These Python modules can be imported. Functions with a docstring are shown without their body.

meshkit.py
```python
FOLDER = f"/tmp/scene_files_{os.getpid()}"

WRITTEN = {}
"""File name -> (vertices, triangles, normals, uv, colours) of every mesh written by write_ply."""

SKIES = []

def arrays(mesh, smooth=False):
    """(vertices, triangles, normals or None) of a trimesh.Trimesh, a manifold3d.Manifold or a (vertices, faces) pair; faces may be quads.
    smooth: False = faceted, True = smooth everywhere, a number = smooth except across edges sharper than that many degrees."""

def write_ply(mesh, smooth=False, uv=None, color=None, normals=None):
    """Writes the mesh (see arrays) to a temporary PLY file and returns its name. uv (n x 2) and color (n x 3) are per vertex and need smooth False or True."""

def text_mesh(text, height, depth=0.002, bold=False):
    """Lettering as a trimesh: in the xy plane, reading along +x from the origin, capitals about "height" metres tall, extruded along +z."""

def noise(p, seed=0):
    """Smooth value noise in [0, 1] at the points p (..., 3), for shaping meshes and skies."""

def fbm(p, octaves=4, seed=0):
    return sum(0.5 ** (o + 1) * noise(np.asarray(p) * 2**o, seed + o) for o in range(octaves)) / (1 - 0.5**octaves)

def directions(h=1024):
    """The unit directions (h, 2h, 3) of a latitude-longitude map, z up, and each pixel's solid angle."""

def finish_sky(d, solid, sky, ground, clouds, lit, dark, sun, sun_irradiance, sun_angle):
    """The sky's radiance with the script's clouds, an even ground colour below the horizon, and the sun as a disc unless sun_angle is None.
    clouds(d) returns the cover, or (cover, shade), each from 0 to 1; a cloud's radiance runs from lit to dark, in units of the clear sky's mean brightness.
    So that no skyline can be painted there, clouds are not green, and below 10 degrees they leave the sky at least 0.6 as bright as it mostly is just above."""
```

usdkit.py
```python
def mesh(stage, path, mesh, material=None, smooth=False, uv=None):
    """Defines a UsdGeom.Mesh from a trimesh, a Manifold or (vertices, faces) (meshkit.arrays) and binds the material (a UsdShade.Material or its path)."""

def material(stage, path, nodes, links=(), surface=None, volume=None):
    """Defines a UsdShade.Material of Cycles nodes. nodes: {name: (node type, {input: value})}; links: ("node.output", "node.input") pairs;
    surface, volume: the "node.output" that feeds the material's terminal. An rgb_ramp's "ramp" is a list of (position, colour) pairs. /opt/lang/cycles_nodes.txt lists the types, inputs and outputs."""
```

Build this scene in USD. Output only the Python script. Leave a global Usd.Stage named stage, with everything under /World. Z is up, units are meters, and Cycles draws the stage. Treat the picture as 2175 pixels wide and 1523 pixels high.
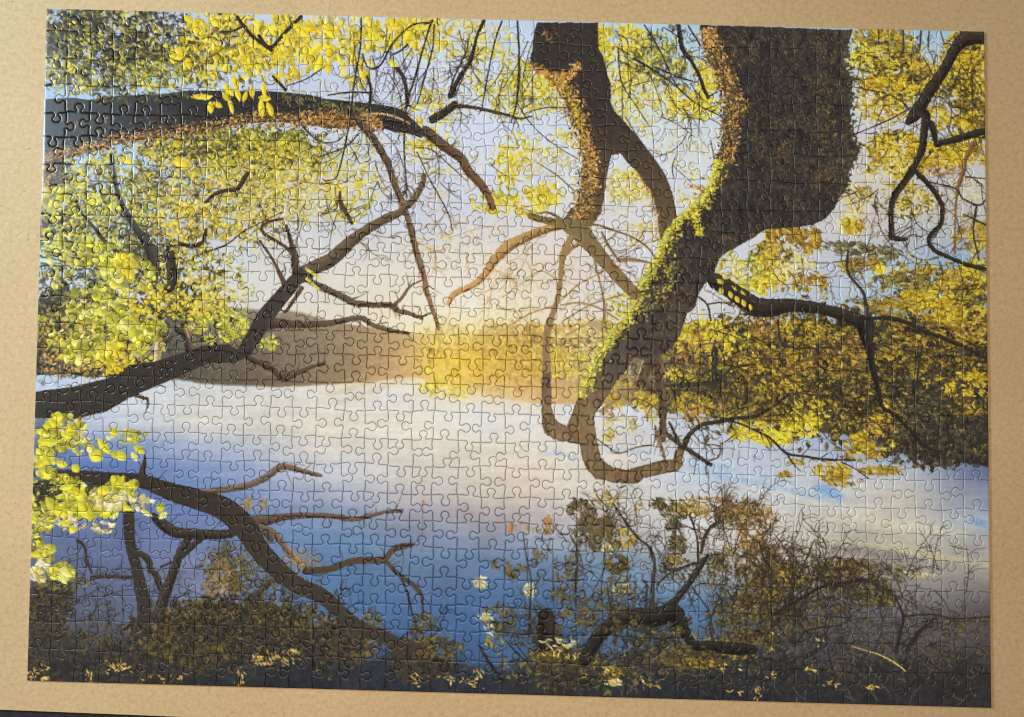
import math
import numpy as np
import shapely
import usdkit
from pxr import Gf, Sdf, Usd, UsdGeom, UsdLux, UsdShade, Vt
from scipy.spatial import Delaunay

stage = Usd.Stage.CreateInMemory()
UsdGeom.SetStageUpAxis(stage, UsdGeom.Tokens.z)
UsdGeom.SetStageMetersPerUnit(stage, 1.0)
world = UsdGeom.Xform.Define(stage, "/World")
stage.SetDefaultPrim(world.GetPrim())

# ---------------------------------------------------------------- camera: a phone held over the table
CAM = np.array([0.002953, -0.021307, 0.541826])
ROT = np.array([0.031447, 0.003715, 0.02649])
F = 1600.0 / 2175.0                       # focal length over picture width
cam = UsdGeom.Camera.Define(stage, "/World/camera")
ang = np.linalg.norm(ROT)
axis = ROT / ang
rot = Gf.Matrix4d().SetRotate(Gf.Rotation(Gf.Vec3d(*axis), math.degrees(ang)))
cam.AddTransformOp().Set(rot * Gf.Matrix4d().SetTranslate(Gf.Vec3d(*CAM)))
cam.CreateHorizontalApertureAttr(36.0)
cam.CreateFocalLengthAttr(36.0 * F)
cam.CreateClippingRangeAttr(Gf.Vec2f(0.02, 50))
cam.CreateExposureAttr(0.0)

# ---------------------------------------------------------------- light: a lamp to the upper left, dim warm room light
LAMP_POS, LAMP_AIM, LAMP_R, LAMP_POWER, LAMP_COL = (-1.20, 0.45, 0.78), (-0.05, 0.05, 0.0), 0.11, 4.9, (0.709, 1.0, 1.184)
TOP_POS, TOP_R, TOP_POWER, TOP_COL = (-0.08, -0.04, 0.85), 0.35, 1.574, (1.0, 0.73, 0.476)
ROOM, ROOM_COL = 0.036, (0.95, 1.0, 1.1)

def disk_lamp(name, pos, target, radius, power, colour):
    d = UsdLux.DiskLight.Define(stage, "/World/" + name)
    m = Gf.Matrix4d().SetLookAt(Gf.Vec3d(*pos), Gf.Vec3d(*target), Gf.Vec3d(0, 1, 0.01)).GetInverse()
    d.AddTransformOp().Set(m)
    d.CreateRadiusAttr(radius)
    d.CreateNormalizeAttr(True)
    d.CreateIntensityAttr(power)
    d.CreateColorAttr(Gf.Vec3f(*colour))
    return d

disk_lamp("room_lamp", LAMP_POS, LAMP_AIM, LAMP_R, LAMP_POWER, LAMP_COL)
disk_lamp("overhead_lamp", TOP_POS, (TOP_POS[0], TOP_POS[1], 0.0), TOP_R, TOP_POWER, TOP_COL)
dome = UsdLux.DomeLight.Define(stage, "/World/room_light")
dome.CreateIntensityAttr(ROOM)
dome.CreateColorAttr(Gf.Vec3f(*ROOM_COL))

def tag(prim, label=None, category=None, kind=None, group=None):
    for k, v in (("label", label), ("category", category), ("kind", kind), ("group", group)):
        if v:
            prim.SetCustomDataByKey(k, v)

UsdGeom.Scope.Define(stage, "/World/Looks")

PRINT_ROUGH, PRINT_SPEC = 0.31, 0.38
EDGE_Y0, EDGE_SLOPE = -0.26372, -0.0108
LIGHT_FIT = [[0.0017, -0.2484, -0.0289, -0.2179, -0.0365, -0.1673, 0.0268, 0.0673, -0.011, 0.0326], [-0.0608, -0.2838, 0.0, -0.1511, -0.0509, -0.142, 0.0183, 0.0598, -0.0275, 0.0327], [-0.1592, -0.3173, 0.0272, -0.0734, -0.0665, -0.114, 0.0295, 0.0584, -0.0336, 0.0266]]
SHEEN_FIT = [[-3.852, -1.479, -0.428, -1.133, -0.323, -0.929, 0.859, 0.867, 0.788, 0.138], [-4.028, -1.71, -0.31, -0.906, -0.296, -0.916, 1.071, 0.729, 0.934, 0.097], [-4.298, -1.675, -0.125, -0.567, -0.278, -0.815, 1.045, 0.528, 0.913, 0.017]]
# ---------------------------------------------------------------- the printed landscape
# The print is described in the print's own grid units (about 2000 x 1435 across the sheet): washes, polygons,
# brush strokes and leaves that are evaluated at the points of the pieces' faces as a per-vertex ink colour.
def noise2(x, y, seed):
    i, j = np.floor(x).astype(np.int64), np.floor(y).astype(np.int64)
    u, v = (x - i).astype(np.float32), (y - j).astype(np.float32)
    u, v = u * u * (3 - 2 * u), v * v * (3 - 2 * v)
    def h(a, b):
        k = (a * 374761393 + b * 668265263 + seed * 1446653) & 0xFFFFFFFF
        k = ((k ^ (k >> 13)) * 1274126177) & 0xFFFFFFFF
        return ((k ^ (k >> 16)) & 0xFFFFFF).astype(np.float32) / 16777215.0
    return (h(i, j) * (1 - u) + h(i + 1, j) * u) * (1 - v) + (h(i, j + 1) * (1 - u) + h(i + 1, j + 1) * u) * v


class Print:
    CELL = 8.0

    def __init__(self, X, Y):
        self.nx = 280
        cx = np.clip((X / self.CELL).astype(int), 0, self.nx - 1)
        cy = np.clip((Y / self.CELL).astype(int), 0, 199)
        key = cy * self.nx + cx
        self.order = np.argsort(key, kind="stable")
        self.start = np.searchsorted(key[self.order], np.arange(self.nx * 200 + 1))
        self.X, self.Y = X[self.order].astype(np.float32), Y[self.order].astype(np.float32)
        self.C = np.zeros((len(X), 3), np.float32)
        x, y = self.X.astype(float), self.Y.astype(float)
        self.fine = noise2(x / 2.6, y / 2.6, 1) * 0.6 + noise2(x / 5.1, y / 5.1, 2) * 0.4
        self.mid = noise2(x / 9, y / 9, 3) * 0.6 + noise2(x / 19, y / 19, 4) * 0.4
        self.big = noise2(x / 45, y / 45, 5) * 0.6 + noise2(x / 95, y / 95, 6) * 0.4
        self.flow = noise2(x / 70, y / 5.5, 7) * 0.55 + noise2(x / 150, y / 14, 8) * 0.45

    def near(self, x0, x1, y0, y1):
        c0, c1 = max(int(x0 / self.CELL), 0), min(int(x1 / self.CELL), self.nx - 1)
        r0, r1 = max(int(y0 / self.CELL), 0), min(int(y1 / self.CELL), 199)
        if c1 < c0 or r1 < r0:
            return np.zeros(0, int)
        s = self.start
        rows = [np.arange(s[r * self.nx + c0], s[r * self.nx + c1 + 1]) for r in range(r0, r1 + 1)]
        return np.concatenate(rows)

    def blend(self, i, a, col):
        self.C[i] += a[:, None] * (col - self.C[i])

    def grid(self, i, xs, ys, table):
        t = np.array(table, np.float32).reshape(len(ys), len(xs), 3) / 255
        x, y = self.X[i], self.Y[i]
        fx, fy = np.interp(x, xs, np.arange(len(xs))), np.interp(y, ys, np.arange(len(ys)))
        a, b = np.minimum(fx.astype(int), len(xs) - 2), np.minimum(fy.astype(int), len(ys) - 2)
        u, v = (fx - a)[:, None], (fy - b)[:, None]
        u, v = u * u * (3 - 2 * u) * .6 + u * .4, v * v * (3 - 2 * v) * .6 + v * .4
        return ((t[b, a] * (1 - u) + t[b, a + 1] * u) * (1 - v) + (t[b + 1, a] * (1 - u) + t[b + 1, a + 1] * u) * v).astype(np.float32)

    def poly(self, pts, col, soft=1.6, rough=0.0, alpha=1.0, var=0.25):
        """Fills a polygon; col is a colour or a function (indices, depth inside) -> colours."""
        p = np.array(pts, np.float32).reshape(-1, 2)
        m = 4 + rough
        i = self.near(p[:, 0].min() - m, p[:, 0].max() + m, p[:, 1].min() - m, p[:, 1].max() + m)
        x, y = self.X[i], self.Y[i]
        inside, d2 = np.zeros(len(i), bool), np.full(len(i), 1e9, np.float32)
        for (ax, ay), (bx, by) in zip(p, np.roll(p, -1, 0)):
            if ay != by:
                inside ^= ((ay > y) != (by > y)) & (x < (bx - ax) * (y - ay) / (by - ay) + ax)
            ex, ey = bx - ax, by - ay
            t = np.clip(((x - ax) * ex + (y - ay) * ey) / max(ex * ex + ey * ey, 1e-6), 0, 1)
            d2 = np.minimum(d2, (x - ax - t * ex) ** 2 + (y - ay - t * ey) ** 2)
        d = np.sqrt(d2) * np.where(inside, 1, -1)
        d = d + rough * ((self.fine[i] * .5 + self.mid[i] * .5) - 0.5) * 2
        a = np.clip(d / soft + 0.5, 0, 1) * alpha
        k = a > 0
        i, a, d = i[k], a[k], d[k]
        c = col(i, d) if callable(col) else np.array(col, np.float32) / 255 * (1 + var * (self.fine[i] * .6 + self.mid[i] * .4 - 0.5)[:, None])
        self.blend(i, a, c)

    def stroke(self, pts, col, alpha=1.0, rough=0.0, var=0.3, soft=1.6, smooth=True):
        """A tapered brush stroke through (x, y, width) points; col may be one colour or two (start and end)."""
        p = np.array(pts, np.float32).reshape(-1, 3)
        if smooth and len(p) > 2:
            q, e = [], np.vstack([2 * p[0] - p[1], p, 2 * p[-1] - p[-2]])
            for k in range(1, len(e) - 2):
                for t in (0, 1 / 3, 2 / 3):
                    q.append(.5 * (2 * e[k] + (e[k + 1] - e[k - 1]) * t + (2 * e[k - 1] - 5 * e[k] + 4 * e[k + 1] - e[k + 2]) * t * t + (3 * e[k] - e[k - 1] - 3 * e[k + 1] + e[k + 2]) * t ** 3))
            p = np.array(q + [p[-1]], np.float32)
        c = np.array(col, np.float32) / 255
        c0, c1 = (c, c) if c.ndim == 1 else c
        n = len(p) - 1
        for k in range(n):
            (ax, ay, aw), (bx, by, bw) = p[k], p[k + 1]
            m = max(aw, bw) / 2 + 2 + rough
            i = self.near(min(ax, bx) - m, max(ax, bx) + m, min(ay, by) - m, max(ay, by) + m)
            if not len(i):
                continue
            x, y = self.X[i], self.Y[i]
            ex, ey = bx - ax, by - ay
            t = np.clip(((x - ax) * ex + (y - ay) * ey) / max(ex * ex + ey * ey, 1e-6), 0, 1)
            d = np.hypot(x - ax - t * ex, y - ay - t * ey)
            w = np.maximum(aw + (bw - aw) * t, .6)
            we = np.maximum(w, 2.0)
            if rough:
                d = d + rough * (self.fine[i] * .6 + self.mid[i] * .4 - 0.5) * 2
            a = np.clip((we / 2 - d) / soft + 0.5, 0, 1) * alpha * (w / we)
            s = a > 0.01
            i, a, t = i[s], a[s], t[s]
            f = ((k + t) / n)[:, None]
            cc = (c0 + (c1 - c0) * f) * (1 + var * (self.fine[i] * .6 + self.mid[i] * .4 - 0.5)[:, None])
            self.blend(i, a, cc)

    def leaf(self, x, y, a, b, ang, col, alpha=1.0):
        m = a + 1.5
        i = self.near(x - m, x + m, y - m, y + m)
        if not len(i):
            return
        dx, dy = self.X[i] - x, self.Y[i] - y
        c, s = math.cos(ang), math.sin(ang)
        u, v = dx * c + dy * s, dy * c - dx * s
        q = np.clip((b * (1 - (u / a) ** 2) - np.abs(v)) / 1.7 + .5, 0, 1) * alpha
        k = q > 0.02
        if k.any():
            i = i[k]
            self.blend(i, q[k], col * (1 + .09 * np.tanh(v[k] / 2) + .12 * (self.fine[i] - .5))[:, None])

    def glow(self, x, y, r, col, strength, power=2.0, sx=1.0):
        i = self.near(x - r * sx, x + r * sx, y - r, y + r)
        d = np.hypot((self.X[i] - x) / sx, self.Y[i] - y) / r
        self.blend(i, (np.clip(1 - d, 0, 1) ** power * strength).astype(np.float32), np.array(col, np.float32) / 255)


PAL = {
    "Y": [(240, 216, 62), (228, 204, 48), (244, 226, 96), (206, 184, 50), (232, 212, 76)],
    "y": [(222, 190, 48), (202, 168, 42), (230, 204, 78), (176, 146, 44), (150, 128, 48)],
    "G": [(202, 196, 66), (174, 168, 62), (216, 204, 92), (150, 146, 62), (226, 214, 80)],
    "L": [(214, 208, 62), (228, 218, 70), (190, 188, 66), (236, 228, 130), (160, 158, 60), (206, 200, 110)],
    "O": [(112, 108, 62), (92, 90, 56), (136, 130, 70), (80, 78, 56), (150, 142, 84)],
    "D": [(62, 58, 48), (74, 70, 56), (52, 48, 42), (86, 80, 60)],
    "P": [(236, 222, 150), (228, 208, 110), (222, 204, 130), (240, 230, 180), (208, 186, 92)],
    "A": [(200, 146, 72), (178, 124, 60), (220, 174, 98), (140, 98, 56), (224, 188, 120), (100, 74, 50)],
    "B": [(196, 206, 226), (184, 200, 226), (208, 214, 224), (220, 222, 222)],
    "f": [(96, 84, 44), (70, 62, 38), (122, 104, 48), (58, 52, 36), (150, 126, 52)],
    "F": [(176, 146, 50), (152, 124, 48), (196, 164, 58), (120, 100, 46), (208, 180, 84), (134, 98, 44)],
    "W": [(232, 226, 170), (222, 206, 130), (236, 232, 210), (196, 176, 90)],
    "R": [(100, 86, 50), (78, 68, 44), (124, 106, 60), (60, 54, 42), (142, 122, 66), (70, 62, 44)],
    "U": [(66, 60, 48), (54, 50, 42), (84, 76, 58), (48, 46, 44), (74, 70, 66)],
    "S": [(176, 200, 236), (196, 212, 238), (210, 220, 236)],
    "M": [(170, 128, 70), (150, 116, 70), (186, 146, 84), (132, 104, 66), (208, 166, 92)],
}

SKY_X, SKY_Y = (60, 300, 600, 900, 1200, 1500, 1800, 2100), (20, 150, 300, 450, 600, 700, 860)
SKY = """165 190 226 180 200 232 200 212 232 200 212 234 185 205 237 165 195 232 150 185 226 128 172 226
165 195 236 182 206 240 204 214 233 204 215 237 204 217 239 182 205 236 192 198 208 182 192 206
165 195 236 178 204 240 205 212 226 210 217 232 211 219 235 208 215 226 200 198 200 188 190 196
178 204 238 168 198 240 214 216 218 208 214 229 217 218 223 211 212 217 200 196 192 182 180 176
190 210 236 214 218 226 225 222 213 225 218 205 222 224 229 214 215 219 184 196 212 122 160 200
222 224 228 224 223 222 229 222 206 234 228 200 226 220 205 208 206 198 158 180 202 105 148 192
190 208 232 210 214 222 228 222 208 234 222 190 205 180 140 150 140 120 120 120 110 90 92 80"""
WAT_X, WAT_Y = (60, 250, 450, 700, 900, 1100, 1300, 1500, 1700, 1900, 2100), (790, 850, 900, 950, 1000, 1050, 1100, 1150, 1200, 1300, 1400, 1500)
WAT = """190 208 232 200 212 228 215 218 220 229 221 206 228 224 215 222 220 220 205 208 220 150 165 190 120 140 170 100 110 130 70 80 100
183 203 235 206 213 222 222 220 212 229 223 210 224 224 228 226 227 231 215 218 226 172 187 210 138 158 188 108 124 150 75 85 110
150 175 211 194 202 214 223 219 208 227 219 200 227 221 205 225 222 215 217 217 218 186 198 214 160 177 204 112 137 174 80 100 140
104 134 186 128 153 197 178 190 210 223 217 205 222 214 198 224 215 195 220 214 202 202 208 220 182 193 210 122 148 190 86 110 156
94 119 180 96 125 187 136 160 202 200 202 208 213 206 192 222 210 186 220 212 195 186 203 228 198 202 207 186 190 198 96 112 152
100 125 180 94 124 186 114 144 196 168 178 198 192 187 184 210 198 178 214 208 198 210 212 216 196 202 208 194 190 180 130 140 166
95 115 166 98 119 171 108 134 187 126 146 187 152 152 172 178 166 166 192 189 185 206 205 202 202 197 184 194 188 170 152 162 182
92 110 158 96 117 168 112 136 190 100 132 186 118 132 172 138 146 178 170 172 178 200 196 188 198 190 168 188 180 156 150 152 152
88 103 146 94 114 162 120 138 186 86 120 185 92 117 172 96 120 180 116 136 184 168 166 166 186 174 150 152 142 132 152 146 134
74 84 114 94 108 150 112 126 170 74 110 180 70 105 180 66 106 186 80 114 184 86 116 180 112 112 132 120 114 126 94 90 96
58 60 70 68 74 90 80 86 106 74 94 146 66 96 166 62 92 150 70 90 136 76 86 122 86 86 110 84 80 90 68 67 76
46 46 50 54 54 60 50 52 62 54 64 98 56 76 124 50 66 104 50 60 90 54 60 84 54 58 78 50 52 74 44 47 64"""

BIG_TRUNK = "1487 52 1492 88 1505 131 1525 164 1538 192 1539 228 1537 265 1535 298 1524 325 1518 350 1511 388 1492 421 1455 449 1437 469 1419 492 1404 524 1391 552 1371 585 1353 618 1338 666 1303 700 1280 733 1262 766 1242 811 1231 842 1224 852 1214 882 1204 904 1190 899 1179 890 1171 862 1170 783 1152 783 1150 872 1151 897 1156 920 1176 933 1207 939 1230 944 1237 976 1250 1001 1265 1017 1283 1020 1303 1026 1353 1028 1366 1016 1404 1007 1439 1001 1452 988 1449 976 1453 955 1438 955 1432 976 1399 979 1376 986 1328 998 1303 993 1283 981 1275 968 1270 943 1265 915 1261 892 1265 877 1278 862 1290 842 1310 809 1331 786 1348 758 1366 764 1414 750 1439 723 1450 696 1460 666 1477 653 1485 623 1492 610 1505 592 1518 578 1525 557 1535 542 1568 522 1600 505 1628 487 1683 483 1726 479 1752 466 1772 444 1787 413 1800 395 1802 370 1810 350 1815 339 1828 318 1820 306 1810 293 1805 273 1806 243 1805 207 1812 174 1802 152 1792 136 1792 111 1800 96 1811 63"
MOSS_EDGE = "1522 340 1511 388 1492 421 1455 449 1437 469 1419 492 1404 524 1391 552 1371 585 1353 618 1338 666 1303 700 1280 733 1262 766 1242 811 1231 842"
SECOND_TRUNK = "1141 47 1133 76 1132 101 1126 124 1126 142 1146 152 1171 168 1192 197 1204 228 1217 253 1227 273 1237 303 1237 350 1232 401 1230 431 1212 444 1199 464 1194 480 1216 500 1250 490 1267 466 1278 449 1285 413 1289 375 1294 350 1298 329 1318 326 1333 346 1351 362 1366 384 1384 411 1396 451 1400 492 1404 514 1420 505 1438 459 1432 426 1424 396 1412 368 1386 331 1361 298 1333 265 1303 233 1298 215 1297 177 1289 152 1283 124 1272 101 1270 48"
LEFT_LIMB = "96 210 150 207 190 212 250 203 340 200 400 192 480 192 575 193 611 196 656 201 692 210 740 214 790 220 828 225 853 233 863 240 888 265 905 280 895 292 863 283 841 281 815 273 765 268 702 273 664 265 600 260 518 260 455 276 379 288 328 291 252 306 176 326 133 340 133 388 112 398 94 395"
LOW_LIMB = "72 832 150 822 227 804 278 774 328 768 379 752 429 735 480 731 505 742 525 706 544 668 560 648 582 624 612 590 640 566 652 583 636 608 610 640 582 676 564 706 545 735 530 757 500 770 440 772 379 800 328 822 278 843 227 874 151 892 72 888"

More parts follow.
